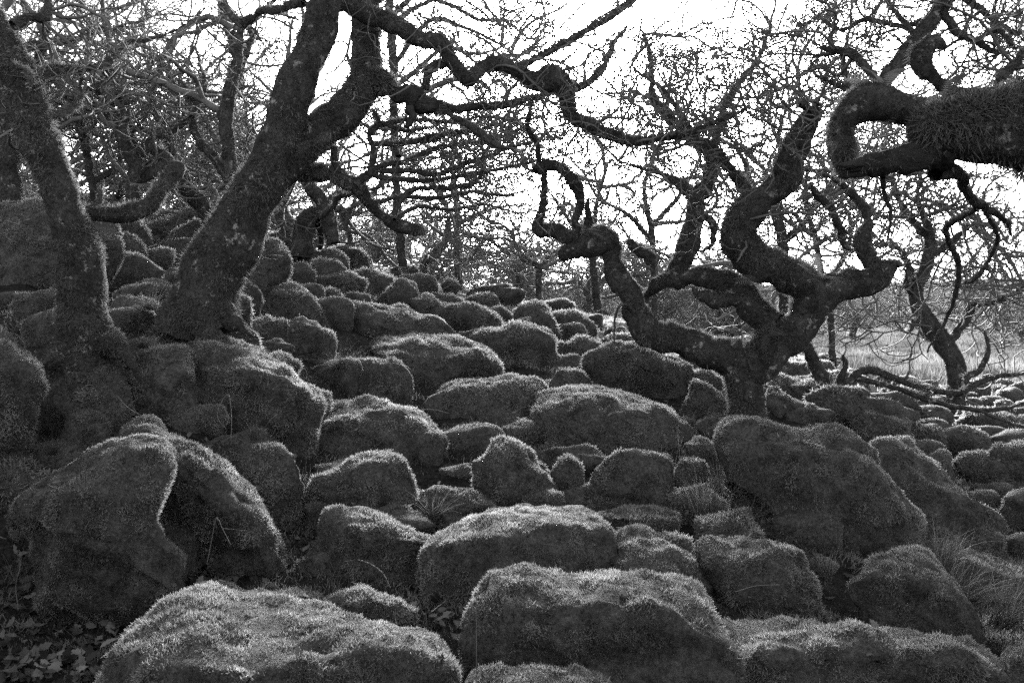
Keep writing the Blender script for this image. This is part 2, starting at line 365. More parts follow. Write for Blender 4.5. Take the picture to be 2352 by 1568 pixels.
B('huge shaggy boulder in front of the table slab', [(1080,1440),(1100,1400),(1138,1333),(1166,1304),(1210,1293),(1266,1301),(1330,1313),(1386,1305),(1466,1309),(1530,1321),(1578,1341),(1610,1373),(1640,1420),(1680,1470),(1700,1530),(1690,1600),(1500,1680),(1200,1640),(1090,1560)], D=3.1, q=2.4, tk=1.0, deck=(.45,1.5), L=.026)
B('low mossy boulder below the huge shaggy boulder beside the upright stem', [(1060,1600),(1075,1558),(1130,1540),(1200,1533),(1280,1528),(1350,1523),(1385,1545),(1395,1580),(1350,1650),(1100,1650)], D=2.75, deck=(.6,1.5))
B('hog-backed boulder with a dark hollow front amid the rushes', [(1599,1261),(1611,1241),(1643,1225),(1675,1220),(1715,1225),(1759,1233),(1795,1249),(1831,1273),(1855,1297),(1871,1333),(1891,1365),(1907,1401),(1911,1421),(1851,1417),(1771,1397),(1691,1373),(1635,1341),(1607,1293)], D=4.2, deck=(.35,1.3))
B('biggest double-humped boulder at the foot of the twisted oak, its flank descending to rushes', [(1651,1030),(1653,990),(1680,966),(1723,960),(1771,964),(1815,976),(1846,988),(1880,983),(1915,983),(1948,993),(1971,1009),(1995,1033),(2023,1077),(2059,1113),(2099,1153),(2123,1197),(2137,1250),(2127,1290),(2000,1310),(1890,1290),(1800,1225),(1730,1160),(1670,1110)], D=5.3, q=2.3, tk=.8, deck=(.35,.8), facets=2)
B('long shaggy ridge boulder behind the double-humped boulder', [(1985,1060),(2003,1025),(2030,1008),(2050,1007),(2075,1019),(2100,1045),(2151,1073),(2191,1113),(2243,1157),(2291,1189),(2320,1221),(2330,1270),(2290,1300),(2170,1270),(2110,1200),(2040,1130)], D=6.0, deck=(.5,1.2))
B('steep wedge boulder with a leaning peak among the rushes', [(1951,1340),(1979,1321),(2011,1293),(2047,1277),(2091,1267),(2123,1267),(2151,1285),(2171,1321),(2191,1345),(2231,1381),(2259,1421),(2283,1457),(2287,1475),(2211,1480),(2091,1460),(2011,1440),(1963,1405)], D=4.0)
B('long loaf-shaped boulder of shaggy moss below the wedge boulder', [(1640,1500),(1630,1460),(1683,1425),(1751,1411),(1831,1411),(1871,1413),(1919,1427),(1971,1431),(2027,1443),(2091,1449),(2151,1457),(2211,1469),(2259,1489),(2291,1517),(2315,1553),(2330,1600),(2200,1700),(1800,1680),(1660,1590)], D=3.25, q=2.3, tk=.8, deck=(.5,1.4), L=.026)
B('shaggy hump at the end of the loaf-shaped boulder', [(2270,1540),(2310,1495),(2352,1475),(2420,1470),(2480,1500),(2490,1600),(2300,1640)], D=3.4)
B('smooth pale slab lying in the rushes', [(2150,1300),(2200,1262),(2280,1275),(2352,1310),(2450,1350),(2450,1430),(2300,1420),(2180,1370)], D=4.9, cover=.9, **SLAB)
# centre
B('dark rounded boulder on which the twisted limb rests', [(1340,830),(1354,811),(1398,795),(1466,788),(1526,806),(1558,818),(1586,846),(1590,880),(1574,902),(1560,935),(1466,935),(1380,895),(1345,855)], D=8.3, **ROUND)
B('dark boulder wedged left of the twisted tree trunk', [(1560,945),(1580,885),(1595,862),(1625,875),(1650,895),(1672,915),(1674,960),(1660,1010),(1620,1025),(1575,1000)], D=7.4)
B('small stone behind the wedge left of the trunk', [(1600,880),(1612,864),(1640,862),(1668,876),(1670,905),(1630,905)], D=8.8)
B('long thick slab with a bright top below the dark rounded boulder', [(1228,940),(1238,906),(1262,894),(1306,888),(1362,886),(1410,894),(1466,914),(1526,934),(1566,958),(1598,978),(1618,1002),(1622,1046),(1614,1075),(1506,1062),(1386,1050),(1306,1030),(1240,985)], D=6.6, q=3.0, tk=1.0, deck=(.5,2.2), amp=.7)
B('flat-faced sloping slab between two bright-topped slabs', [(955,960),(1000,915),(1026,878),(1058,868),(1106,868),(1158,864),(1206,864),(1238,874),(1254,890),(1234,915),(1226,970),(1190,1010),(1106,1016),(1026,1000),(978,972)], D=7.0, q=3.2, tk=.7, deck=(1.0,.9), amp=.6)
B('brightest broad slab with a dripping mossy rim', [(850,800),(872,770),(930,764),(986,766),(1046,774),(1090,794),(1126,814),(1142,838),(1146,868),(1066,880),(1026,890),(986,930),(946,930),(930,870),(875,825)], D=8.0, q=2.9, tk=1.1, deck=(.55,2.2), amp=.7)
B('squarish block boulder with a dark smooth face', [(810,890),(816,836),(838,826),(878,818),(906,818),(930,842),(946,862),(950,894),(934,922),(906,932),(858,920),(814,905)], D=7.3, q=2.9)
B('grass-hung stump of rock beside the squarish block', [(742,905),(745,840),(770,822),(805,825),(818,850),(818,915),(770,925)], D=7.6, L=.045)
B('long humped boulder above the brightest broad slab', [(773,790),(776,740),(790,706),(826,694),(874,694),(914,700),(954,710),(994,722),(1026,746),(1037,766),(1000,795),(900,805),(800,808)], D=9.2, deck=(.45,1.4))
B('sharp pyramid stone standing above the long humped boulder', [(866,690),(886,662),(910,638),(926,632),(942,642),(962,674),(982,702),(984,725),(946,725),(880,710)], D=11.5)
B('dark lumpy boulder right of the sharp pyramid stone', [(985,735),(980,700),(1010,694),(1070,694),(1126,712),(1158,742),(1150,762),(1086,780),(1010,770)], D=11.3)
B('domed boulder with a long left shoulder above the flat-faced slab', [(1076,775),(1106,754),(1142,752),(1174,742),(1206,736),(1238,746),(1262,770),(1270,802),(1264,830),(1226,850),(1160,870),(1120,830)], D=9.6, **ROUND)
B('steep smooth boulder behind the domed boulder', [(1175,725),(1190,698),(1210,690),(1238,690),(1262,706),(1280,742),(1292,778),(1275,795),(1230,780),(1190,755)], D=11.8)
B('narrow upright stone left of the steep smooth boulder', [(1118,725),(1130,704),(1150,700),(1170,708),(1188,735),(1182,760),(1140,750)], D=12.4)
B('double-lipped boulder right of the steep smooth boulder', [(1266,735),(1275,715),(1298,710),(1326,714),(1354,734),(1370,754),(1364,778),(1326,778),(1290,772)], D=12.4)
B('knobbly boulder left of the resting limb', [(1302,800),(1320,775),(1344,770),(1366,780),(1390,795),(1402,812),(1370,830),(1320,826)], D=10.8)
B('low boulder in front of the knobbly boulder', [(1222,845),(1240,825),(1290,812),(1322,812),(1340,822),(1340,848),(1290,865),(1240,872)], D=9.6)
B('round cushion-like stone on the end of the long thick slab', [(1262,878),(1274,854),(1306,844),(1338,848),(1362,868),(1363,893),(1306,900),(1268,894)], D=7.9, **ROUND)
B('low stone just beyond the resting limb', [(1370,790),(1390,768),(1420,766),(1450,772),(1462,792),(1410,810)], D=11.8)
B('stone lying in the gap below the domed boulder', [(1230,805),(1250,785),(1290,782),(1316,800),(1300,820),(1250,822)], D=10.8)
B('small round stone under the domed boulder shoulder', [(1068,795),(1085,770),(1110,772),(1127,790),(1127,816),(1090,815)], D=9.7)
B('rounded crest stone above the dark lumpy boulder', [(1062,692),(1090,674),(1130,671),(1150,686),(1140,710),(1086,712)], D=13.2)
B('long crest stone behind the sharp pyramid stone', [(918,642),(925,628),(960,625),(1000,634),(1010,670),(970,675)], D=13.6)
B('small crest stone on the skyline beneath the dark leaning stub', [(893,622),(915,608),(945,610),(962,622),(930,632)], D=15.5)
B('tilted crest stone beside the slim straight trunk', [(1012,655),(1030,635),(1050,645),(1062,662),(1030,675)], D=15.0)
B('flat crest stone in front of the slim straight trunk', [(960,695),(985,668),(1030,672),(1070,690),(1060,705),(1000,706)], D=12.8)
B('dark boulder behind the mossy cube stone', [(788,665),(805,622),(858,620),(905,635),(902,662),(860,682),(800,680)], D=12.3)
B('cube-like stone with a hanging fringe of moss', [(715,655),(715,612),(730,597),(766,596),(794,610),(798,635),(790,668),(745,675)], D=11.3, q=3.0)
B('flat-topped pale stone on the crest behind the cube-like stone', [(678,605),(690,578),(720,572),(775,574),(797,592),(800,635),(700,632)], D=12.4, q=3.0)
B('large rounded crest boulder right of the flat-topped pale stone', [(752,580),(770,564),(800,562),(830,575),(852,600),(865,625),(800,632),(755,606)], D=13.6, **ROUND)
B('thin slab below the dark boulder and the cube-like stone', [(783,694),(795,672),(840,670),(854,682),(848,696),(810,700)], D=10.6)
B('low stone filling the gap under the cube-like stone', [(722,695),(735,668),(775,664),(790,690),(765,725)], D=10.0)
# left of centre
B('large round-shouldered boulder right of the big forked trunk', [(577,712),(592,676),(624,658),(660,652),(696,658),(728,682),(752,718),(770,758),(764,785),(700,790),(620,750)], D=8.8, **ROUND)
B('dark leaning pyramid boulder below the round-shouldered boulder', [(628,785),(656,746),(680,726),(700,723),(720,734),(748,754),(772,786),(772,814),(752,834),(745,865),(700,855),(660,815)], D=7.7)
B('great shaggy boulder whose rounded nose hangs over the sloping slab', [(424,808),(460,786),(520,774),(560,782),(608,802),(660,834),(700,870),(732,906),(738,930),(728,958),(696,998),(684,1042),(640,1040),(520,1012),(440,960),(420,870)], D=5.7, q=2.2, tk=.9, deck=(.4,1.2))
B('grass-tufted hump at the foot of the big forked trunk', [(430,782),(445,745),(488,722),(532,726),(572,746),(598,774),(594,795),(500,800)], D=6.5, L=.045)
B('low mossy stone between the tufted hump and the leaning pyramid', [(556,742),(590,728),(620,726),(660,735),(654,770),(600,785)], D=7.6)
B('bright tufted hump between the two tree trunks', [(260,675),(288,650),(328,640),(372,638),(396,656),(400,688),(376,702),(300,696)], D=7.6, L=.04)
B('low stone with trailing grass in front of the bright tufted hump', [(256,708),(270,682),(305,678),(340,686),(370,700),(378,732),(320,740),(265,730)], D=6.9, L=.045)
B('dark round boulder below the bank, thick with long moss fringes', [(-140,760),(-60,742),(0,750),(24,784),(56,824),(84,852),(95,875),(88,905),(78,935),(55,985),(0,1010),(-140,1000)], D=4.7, L=.032, **ROUND)
B('dark mossy mound under the roots of the lichened trunk', [(84,855),(120,800),(172,790),(224,806),(256,830),(288,860),(294,920),(270,990),(180,1035),(100,1015)], D=5.3, L=.034)
B('mossy bank of earth between the trunk roots and the great shaggy boulder', [(262,870),(278,800),(320,768),(380,782),(430,806),(448,870),(444,970),(380,1005),(285,975)], D=5.5, L=.04, name='mossy_bank', cat='bank')
B('small tuft of moss at the foot of the dark mound', [(138,1005),(165,955),(200,940),(235,955),(252,990),(242,1040),(160,1040)], D=4.9, L=.035)
B('great dark boulder standing behind the lichened trunk', [(-80,560),(-50,490),(0,465),(60,452),(120,455),(180,480),(195,560),(160,645),(60,668),(-60,680)], D=8.3, q=2.6)
B('mossy boulder standing on the skyline behind the lichened trunk', [(-80,450),(-40,432),(0,425),(30,430),(55,448),(60,485),(0,500),(-80,500)], D=10.5)
B('shaggy upright boulder to the right of the lichened trunk', [(186,520),(205,495),(248,500),(272,512),(285,545),(282,585),(262,605),(230,630),(192,620)], D=7.9)
B('rounded boulder right of the shaggy upright boulder', [(268,550),(282,530),(312,538),(335,565),(345,595),(320,610),(285,600)], D=9.6)
B('sloping stone behind the rounded boulder and broken limb', [(272,535),(280,505),(320,503),(345,533),(365,565),(340,578)], D=10.8)
B('long smooth boulder lying between the two trunks', [(243,635),(256,605),(285,578),(320,588),(360,608),(388,630),(365,652),(280,655)], D=8.4)
B('small dark knob of stone beside the big forked trunk', [(373,642),(388,618),(410,616),(426,632),(417,660),(385,662)], D=7.9)
B('long whale-like slab on the skyline between the two trunks', [(328,530),(360,500),(400,485),(440,474),(480,469),(498,478),(508,505),(494,530),(380,570),(340,555)], D=13.0)
B('twin-humped boulder in front of the whale-like slab', [(366,570),(392,534),(428,510),(460,499),(480,514),(486,542),(462,568),(400,588)], D=11.8)
B('small stone below the twin-humped boulder', [(424,590),(440,568),(458,570),(458,600),(430,606)], D=10.2)
B('shadowed boulder leaning against the far side of the big forked trunk', [(570,610),(600,560),(620,545),(650,560),(666,590),(658,625),(600,648),(568,640)], D=9.3)
B('small stone beneath the shadowed leaning boulder', [(562,645),(585,620),(610,630),(614,664),(570,668)], D=8.9)
B('mossy stone above the round-shouldered boulder', [(590,670),(610,640),(640,634),(658,650),(645,676)], D=9.6)
B('lumpy stone left of the cube-like stone', [(638,645),(660,612),(700,605),(724,635),(718,668),(680,670)], D=10.6)
B('narrow stone by the right edge of the big forked trunk', [(548,685),(556,655),(575,645),(602,675),(588,700)], D=8.2)
B('little round stone at the right foot of the big forked trunk', [(528,710),(545,680),(568,678),(584,700),(574,728),(535,726)], D=7.3, **ROUND)
# right of the twisted tree
B('rounded boulder behind the twisted tree, right of its trunk', [(1763,885),(1771,856),(1803,852),(1835,866),(1859,890),(1883,930),(1888,965),(1800,960)], D=9.3)
B('two-stepped boulder right of the twisted tree trunk', [(1753,935),(1760,890),(1790,888),(1815,905),(1860,930),(1885,955),(1908,988),(1880,992),(1800,995),(1758,982)], D=8.0)
B('upright stone beside the low stump with the long arms', [(1955,940),(1960,895),(1975,885),(1990,905),(2002,942),(1975,950)], D=10.0)
B('long flat boulder beyond the double-humped boulder', [(1938,950),(1970,935),(2020,940),(2070,955),(2097,975),(2097,1003),(2060,1010),(2000,992),(1950,975)], D=8.3, deck=(.6,1.6))
B('round stone at the end of the long flat boulder', [(2053,968),(2065,942),(2090,938),(2112,945),(2117,972),(2080,980)], D=9.6, **ROUND)
B('large boulder right of the far leaning tree', [(2208,980),(2215,940),(2260,935),(2310,945),(2370,965),(2400,1005),(2300,1003),(2220,992)], D=10.0)
RF = dict(group='boulders of the low field')
B('round-backed boulder casting a dark hollow in the low field', [(2193,1060),(2215,1038),(2250,1032),(2290,1037),(2315,1060),(2337,1102),(2330,1120),(2260,1116),(2210,1090)], **RF)
B('small dome left of the round-backed boulder in the low field', [(2113,1055),(2140,1033),(2165,1030),(2185,1045),(2202,1082),(2170,1096),(2130,1082)], **RF)
B('flat little stone behind the small dome in the low field', [(2083,1035),(2110,1018),(2140,1022),(2152,1037),(2110,1050)], **RF)
B('tall humped stone just beyond the long ridge boulder', [(2098,1008),(2105,975),(2125,966),(2150,972),(2170,995),(2182,1028),(2140,1036),(2108,1028)], **RF)
B('broad boulder right of the tall humped stone', [(2160,1012),(2160,985),(2195,978),(2240,982),(2270,1000),(2282,1030),(2230,1040),(2180,1036)], D=8.9, **RF)
B('low stone in front of the broad boulder in the low field', [(2178,1044),(2200,1020),(2240,1015),(2272,1030),(2250,1046)], **RF)
B('flattened boulder past the broad boulder in the low field', [(2268,1024),(2280,993),(2320,988),(2352,1000),(2400,1010),(2400,1040),(2300,1040)], **RF)
B('boulder with trailing grass behind the round-backed boulder', [(2273,1054),(2290,1022),(2352,1018),(2420,1030),(2420,1080),(2320,1080)], D=8.0, **RF)
B('low dark stone at the wet edge below the round-backed boulder', [(2280,1180),(2310,1130),(2380,1120),(2440,1140),(2440,1190),(2340,1200)], D=6.9, **RF)

# many small stones of the low field, copies of three kinds
protos = []
for k in range(3):
    a = np.linspace(0, 2 * math.pi, 10, endpoint=False); rr = np.random.default_rng(50 + k)
    pol = np.stack([2250 + 42 * np.cos(a) * (1 + .2 * rr.normal(0, .5, 10)), 985 - 24 * np.sin(a) * (1 + .2 * rr.normal(0, .5, 10))], -1)
    o = B('small rounded mossy stone scattered over the low field around the far leaning tree', pol.tolist(), D=10.5, group='small stones of the low field', name='mossy_stone', cat='stone', cover=1.3)
    protos.append(o)
rr = np.random.default_rng(99); first = set(); placed = []
for k in range(400):
    u = rr.uniform(1910, 2420); v = rr.uniform(885, 985) if u < 2130 else rr.uniform(895, 1030)
    D = hit(u, v, 0)
    if D < 8.5 or D > 24: continue
    p = W(u, v, D)
    if any(np.hypot(*(p[:2] - q[:2])) < 0.42 for q in placed): continue
    if abs(u - 2190) < 30: continue
    placed.append(p)
    pi = len(placed) % 3; src = protos[pi]
    if pi not in first: first.add(pi); o = src
    else:
        o = src.copy(); COL.objects.link(o)
        for ch in src.children:
            c = ch.copy(); COL.objects.link(c); c.parent = o
    s = rr.uniform(.55, 1.35)
    o.location = (p[0], p[1], float(ground(p[0], p[1])) + .03); o.scale = (s * rr.uniform(.8, 1.4), s, s * rr.uniform(.7, 1.1)); o.rotation_euler = (0, 0, rr.uniform(-.6, .6))
    if len(placed) >= 62: break

# ------------------------------------------------------------------ trees
class Tubes:
    def __init__(s): s.V = []; s.F = []; s.n = 0
    def add(s, P, R, sides):
        P = np.asarray(P, float); R = np.asarray(R, float); m = len(P)
        T = np.empty_like(P); T[1:-1] = P[2:] - P[:-2]; T[0] = P[1] - P[0]; T[-1] = P[-1] - P[-2]; T = norm(T)
        ref = np.array([0.31, 0.92, 0.24])
        if m < 4 or sides <= 4:
            N1 = norm(np.cross(T, ref)); 
        else:
            N1 = np.empty_like(P); a = np.cross(T[0], ref); N1[0] = a / (np.linalg.norm(a) + 1e-9)
            for i in range(1, m):
                a = N1[i - 1] - T[i] * (N1[i - 1] @ T[i]); N1[i] = a / (np.linalg.norm(a) + 1e-9)
        N2 = np.cross(T, N1)
        an = np.arange(sides) * (2 * math.pi / sides)
        V = P[:, None] + R[:, None, None] * (np.cos(an)[None, :, None] * N1[:, None] + np.sin(an)[None, :, None] * N2[:, None])
        i = np.arange(m - 1)[:, None] * sides; j = np.arange(sides)[None]; j2 = (j + 1) % sides
        F = np.stack([i + j, i + j2, i + sides + j2, i + sides + j], -1).reshape(-1, 4) + s.n
        s.V.append(V.reshape(-1, 3)); s.F.append(F); s.n += m * sides
    def arrays(s): return np.concatenate(s.V), np.concatenate(s.F)

def open_spline(P, step):
    P = np.asarray(P, float); E = np.concatenate([[2 * P[0] - P[1]], P, [2 * P[-1] - P[-2]]]); out = []
    for i in range(1, len(E) - 2):
        p0, p1, p2, p3 = E[i - 1], E[i], E[i + 1], E[i + 2]
        n = max(2, int(np.linalg.norm((p2 - p1)[:3]) / step)); t = np.linspace(0, 1, n, endpoint=False)[:, None]
        out.append(0.5 * (2 * p1 + (p2 - p0) * t + (2 * p0 - 5 * p1 + 4 * p2 - p3) * t ** 2 + (3 * p1 - p0 - 3 * p2 + p3) * t ** 3))
    out.append(P[-1:]); return np.concatenate(out)

def rvec(): return np.array([random.gauss(0, 1), random.gauss(0, 1), random.gauss(0, 1)])
def gnarl(tb, p, d, r, length, lvl, opt):
    """one crooked branch with its own side branches, added to the tube collector"""
    wig, up, flat, minr = opt['wig'], opt['up'], opt['flat'], opt['minr']
    seg = opt['seg'] * (1.0 if lvl == 0 else 0.75 if lvl == 1 else 0.6)
    n = max(3, int(length / seg)); px, py, pz = p; dx, dy, dz = d
    P = [(px, py, pz)]; R = [r]; r1 = max(minr, r * opt['taper'])
    bx, by, bz = random.gauss(0, wig * .4), random.gauss(0, wig * .4), random.gauss(0, wig * .4)
    for i in range(n):
        if random.random() < 0.16: dx += random.gauss(0, .55); dy += random.gauss(0, .55); dz += random.gauss(0, .5)
        if random.random() < 0.3: bx, by, bz = random.gauss(0, wig * .6), random.gauss(0, wig * .6), random.gauss(0, wig * .6)
        dx += bx + random.gauss(0, wig); dy += by + random.gauss(0, wig); dz += bz + random.gauss(0, wig) + up - flat * dz
        l = math.sqrt(dx * dx + dy * dy + dz * dz) + 1e-9; dx /= l; dy /= l; dz /= l
        px += dx * seg; py += dy * seg; pz += dz * seg
        f = (i + 1) / n; rr = r + (r1 - r) * f
        P.append((px, py, pz)); R.append(rr * random.uniform(.85, 1.15))
        if lvl < opt['levels'] and i > 0 and random.random() < opt['prob'][lvl]:
            q = (random.gauss(0, 1), random.gauss(0, 1), random.gauss(0, .8))
            sp = opt.get('spread', .75)
            cd = (dx * .7 + q[0] * sp, dy * .7 + q[1] * sp, dz * .7 + q[2] * sp); cl = math.sqrt(cd[0] ** 2 + cd[1] ** 2 + cd[2] ** 2) + 1e-9
            gnarl(tb, (px, py, pz), (cd[0] / cl, cd[1] / cl, cd[2] / cl), max(minr, rr * random.uniform(.45, .75)), length * random.uniform(.35, .7) * (1 - .35 * f), lvl + 1, opt)
    R[-1] = minr * .5
    tb.add(P, R, 8 if r > .05 else 5 if r > .02 else 4 if r > .009 else 3)

TW = dict(wig=.26, up=.02, flat=.05, minr=.0042, seg=.075, taper=.3, levels=3, prob=[.42, .42, .35], spread=.8)
CR = dict(wig=.24, up=.02, flat=.03, minr=.0044, seg=.085, taper=.3, levels=3, prob=[.5, .42, .28], spread=.75)
class Tree:
    def __init__(s, label, base, group=None, name='oak_tree', cat='tree'):
        s.base = np.array(base); s.e = link(name, None); s.e.empty_display_size = .2
        s.e.location = s.base; s.e['label'] = label; s.e['category'] = cat
        if group: s.e['group'] = group
        s.tw = Tubes()
    def limb(s, pts, D, name='limb', mat=None, moss=1.0, twigs=0, lump=1.0, L=None, twl=.8, opt=None, cap=True, sides=14, twr=None):
        """pts: (u, v, half width) in photograph units, D: distance at the start and at the end"""
        pts = np.array(pts, float)
        Ds = np.linspace(D[0], D[1], len(pts)) if len(D) == 2 else np.array(D, float)
        P3 = W(pts[:, 0], pts[:, 1], Ds); R3 = pts[:, 2] * Ds / FPX
        step = max(.02, .35 * float(np.median(R3)))
        C = open_spline(np.concatenate([P3, R3[:, None]], 1), step); P, R = C[:, :3], np.maximum(C[:, 3], .003)
        # knuckles and slight crookedness
        rm = np.median(R)
        if moss > 0: R = np.maximum(R - min(.30 * rm, .45 * max(.018, min(.0042 * float(Ds.mean()), 1.1 * rm))), .003)
        lin = np.linspace(0, 1, len(P))
        P = P + .25 * rm * np.stack([fbm(P + 9.1 * k, .55 / max(rm, .02), 2, 31 + k) for k in range(3)], -1) * lump
        R = R * (1 + .16 * lump * fbm(P, .9 / max(rm, .02), 2, 77) + .22 * lump * np.clip(noise(P, .45 / max(rm, .02), 55) - .35, 0, 1))
        if cap: 
            P = np.concatenate([P, P[-1:] + (P[-1:] - P[-2:-1]) * .6]); R = np.concatenate([R, [R[-1] * .25]])
        tb = Tubes(); tb.add(P, R, sides); V, F = tb.arrays()
        N = vnormals(V, F)
        if ((V[:sides] - P[0]) * N[:sides]).sum() < 0: F = F[:, ::-1]; N = -N
        V = V + N * (rm * lump * (.16 * fbm(V, 1.3 / max(rm, .02), 2, 5) + .10 * fbm(V, 4.0 / max(rm, .02), 2, 6)))[:, None]
        o = link(name, make_mesh(name, V - s.base, F, mat or (M_BARK if rm > .035 else M_BRANCH)), s.e)
        Dm = float(Ds.mean())
        if moss > 0 and rm > .012:
            Lf = L or max(.018, min(.0052 * Dm, 1.0 * rm)); wf = max(.0045, .0011 * Dm)
            fb = fibres(V, F, Lf, wf, 1.7 * moss, droop=1.1, rnd=.75, sink=.12, seed=int(abs(pts[0, 0]) + abs(pts[0, 1]) * 3), weight=lambda c, n: np.clip(.45 + .55 * n[:, 2] + .5 * fbm(c, 3.0, 2, 8), .04, 1))
            if fb: link('moss', make_mesh('moss', fb[0] - s.base, fb[1], M_TREEMOSS, False, fb[2]), o, kind='stuff')
        o2 = opt or TW
        for k in range(twigs):
            i = random.randint(int(len(P) * .25), len(P) - 2); d = rvec(); t = P[min(i + 1, len(P) - 1)] - P[i - 1]; t = t / (np.linalg.norm(t) + 1e-9)
            d = d - t * (d @ t) * .8 + t * .4; d = d / np.linalg.norm(d)
            r0 = twr or min(.014, R[i] * .45); gnarl(s.tw, tuple(P[i]), tuple(d), max(r0, .004), twl * random.uniform(.6, 1.3), 0, o2)
        return o
    def crown(s, tips, n, r, length, opt=None):
        for u, v, D in tips:
            p = W(u, v, D)
            for k in range(n):
                d = rvec() * [1, .8, .9] + [0, 0, .35]; d = d / np.linalg.norm(d)
                gnarl(s.tw, tuple(p), tuple(d), r * random.uniform(.7, 1.2), length * random.uniform(.6, 1.2), 0, opt or CR)
    def done(s, name='branches'):
        if s.tw.n:
            V, F = s.tw.arrays(); link(name, make_mesh(name, V - s.base, F, M_TWIG), s.e, kind='stuff')

# --- the lichened trunk leaning out of the left side
t = Tree('thick lichened trunk leaning away from the big forked tree', W(200, 830, 5.6))
t.limb([(205,850,100),(198,770,74),(190,690,58),(185,600,50),(160,500,44),(125,400,42),(88,300,48),(58,220,48),(25,140,42),(-20,50,38),(-70,-60,34),(-100,-180,30)], (5.6,5.3), 'trunk', moss=.8, lump=.7)
t.limb([(215,790,40),(262,800,28),(300,830,16),(320,870,8)], (5.5,5.3), 'root', moss=1.0)
t.limb([(180,800,40),(140,815,30),(112,850,14)], (5.5,5.3), 'root', moss=1.0)
t.limb([(150,480,16),(195,490,17),(250,494,20),(310,490,22),(350,468,22),(380,428,22),(408,380,24)], (5.7,6.2), moss=1.0, lump=.7)
t.limb([(200,480,8),(228,465,9),(232,440,7),(238,415,4)], (5.8,6.0))
t.limb([(95,265,15),(150,262,11),(180,240,10),(195,210,9),(240,190,8),(275,165,7)], (5.4,6.2), twigs=6)
t.limb([(60,215,20),(110,170,18),(160,160,14),(230,155,13),(270,130,12),(300,100,9),(350,90,7),(420,60,5),(470,20,4)], (5.4,7.0), twigs=16)
t.limb([(30,60,16),(70,40,14),(105,40,16),(110,-10,12)], (5.3,5.5), twigs=6)
t.limb([(30,150,10),(60,160,6),(72,182,9),(70,200,4)], (5.2,5.1))
t.done()

# --- the big forked tree
t = Tree('big forked tree with a thick lichen-spotted trunk leaning right', W(460, 735, 6.5))
t.limb([(450,750,100),(468,695,82),(505,610,73),(558,510,64),(603,420,58),(640,330,50),(668,240,46),(702,150,42),(735,60,40),(762,-30,38),(785,-160,32)], (6.5,6.2), 'trunk', moss=.8, lump=.6, sides=18)
t.limb([(440,715,45),(405,735,30),(372,752,18),(340,765,8)], (6.4,6.2), 'root', moss=1.0)
t.limb([(490,720,45),(525,735,30),(556,752,14),(580,772,6)], (6.4,6.2), 'root', moss=1.0)
t.limb([(455,735,50),(470,760,30),(478,790,14)], (6.3,6.1), 'root', moss=1.0)
t.limb([(610,430,48),(680,345,50),(745,292,46),(800,238,46),(838,188,42),(838,130,36),(838,70,35),(845,-20,34),(840,-130,30)], (6.45,6.9), 'limb', moss=1.1, lump=.7)
t.limb([(830,200,30),(870,190,34),(895,205,26),(900,215,12)], (6.6,6.6), 'burr', lump=1.0, L=.04, moss=1.5)
t.limb([(895,215,14),(925,222,24),(960,235,28),(1000,245,18),(1015,250,12)], (6.6,6.6), 'broken_stub', mat=M_WOOD, moss=.2, lump=1.6)
t.limb([(940,245,10),(945,270,9),(935,290,5)], (6.55,6.5), 'splinter', mat=M_WOOD, moss=0, lump=1.4)
t.limb([(1000,248,7),(1040,268,8),(1080,290,11),(1125,322,12),(1150,338,9),(1165,340,6)], (6.6,6.3))
t.limb([(1000,245,15),(1050,250,13),(1100,245,12),(1150,242,12),(1200,230,11),(1250,218,9),(1330,210,6)], (6.6,7.6), twigs=3, lump=.5)
t.limb([(755,15,24),(800,10,24),(850,38,25),(920,62,25),(960,90,22),(1010,98,21),(1035,135,22),(1058,170,22),(1078,182,20),(1105,155,20),(1150,145,20),(1195,165,19),(1235,190,24),(1265,180,34),(1290,190,26),(1302,225,20),(1310,262,19),(1345,288,18),(1400,310,16),(1450,324,14),(1500,322,12),(1570,310,11),(1640,285,9),(1720,245,7)], (6.4,7.4), moss=1.2, twigs=14, lump=.7)
t.limb([(978,205,14),(985,165,14),(1008,148,14),(1040,150,12),(1065,165,10)], (6.7,6.7), moss=.8)
t.limb([(1120,160,10),(1195,150,10),(1260,120,11),(1330,80,10),(1400,40,11),(1450,0,12),(1500,-60,12)], (7.0,8.2), twigs=5, lump=.5)
t.limb([(1225,225,6),(1212,280,7),(1220,310,8),(1235,330,8),(1238,380,7),(1240,400,6)], (7.2,7.8))
t.limb([(1265,190,10),(1330,200,12),(1380,160,10),(1410,100,8),(1440,60,6)], (7.2,8.0), twigs=6)
t.limb([(655,405,20),(715,398,23),(760,402,22),(805,422,20),(830,440,18),(850,472,16),(885,500,14),(920,520,17),(950,522,18),(975,532,10)], (6.6,7.0), moss=1.2)
t.limb([(905,508,9),(912,475,9),(938,442,9),(970,432,8),(1030,432,8),(1085,420,8),(1108,392,6),(1112,350,5),(1140,330,4)], (7.0,7.4), twigs=5)
t.limb([(785,405,14),(770,375,12),(768,340,11)], (6.7,6.6))
t.limb([(815,425,13),(848,395,12),(858,350,11),(850,310,9),(870,280,9),(862,258,8)], (6.7,6.8), twigs=6)
t.limb([(868,280,6),(930,300,5),(980,295,4)], (6.8,7.2), twigs=3)
t.limb([(848,390,9),(890,378,8),(930,372,8),(990,345,8),(1040,333,6),(1110,325,5),(1190,300,3)], (6.8,7.8), twigs=8)
t.limb([(845,395,8),(940,392,8),(1000,402,8),(1060,380,7),(1130,355,6),(1210,330,4),(1290,318,3)], (6.9,8.0), twigs=9)
FL = dict(TW, flat=.12, up=.0)
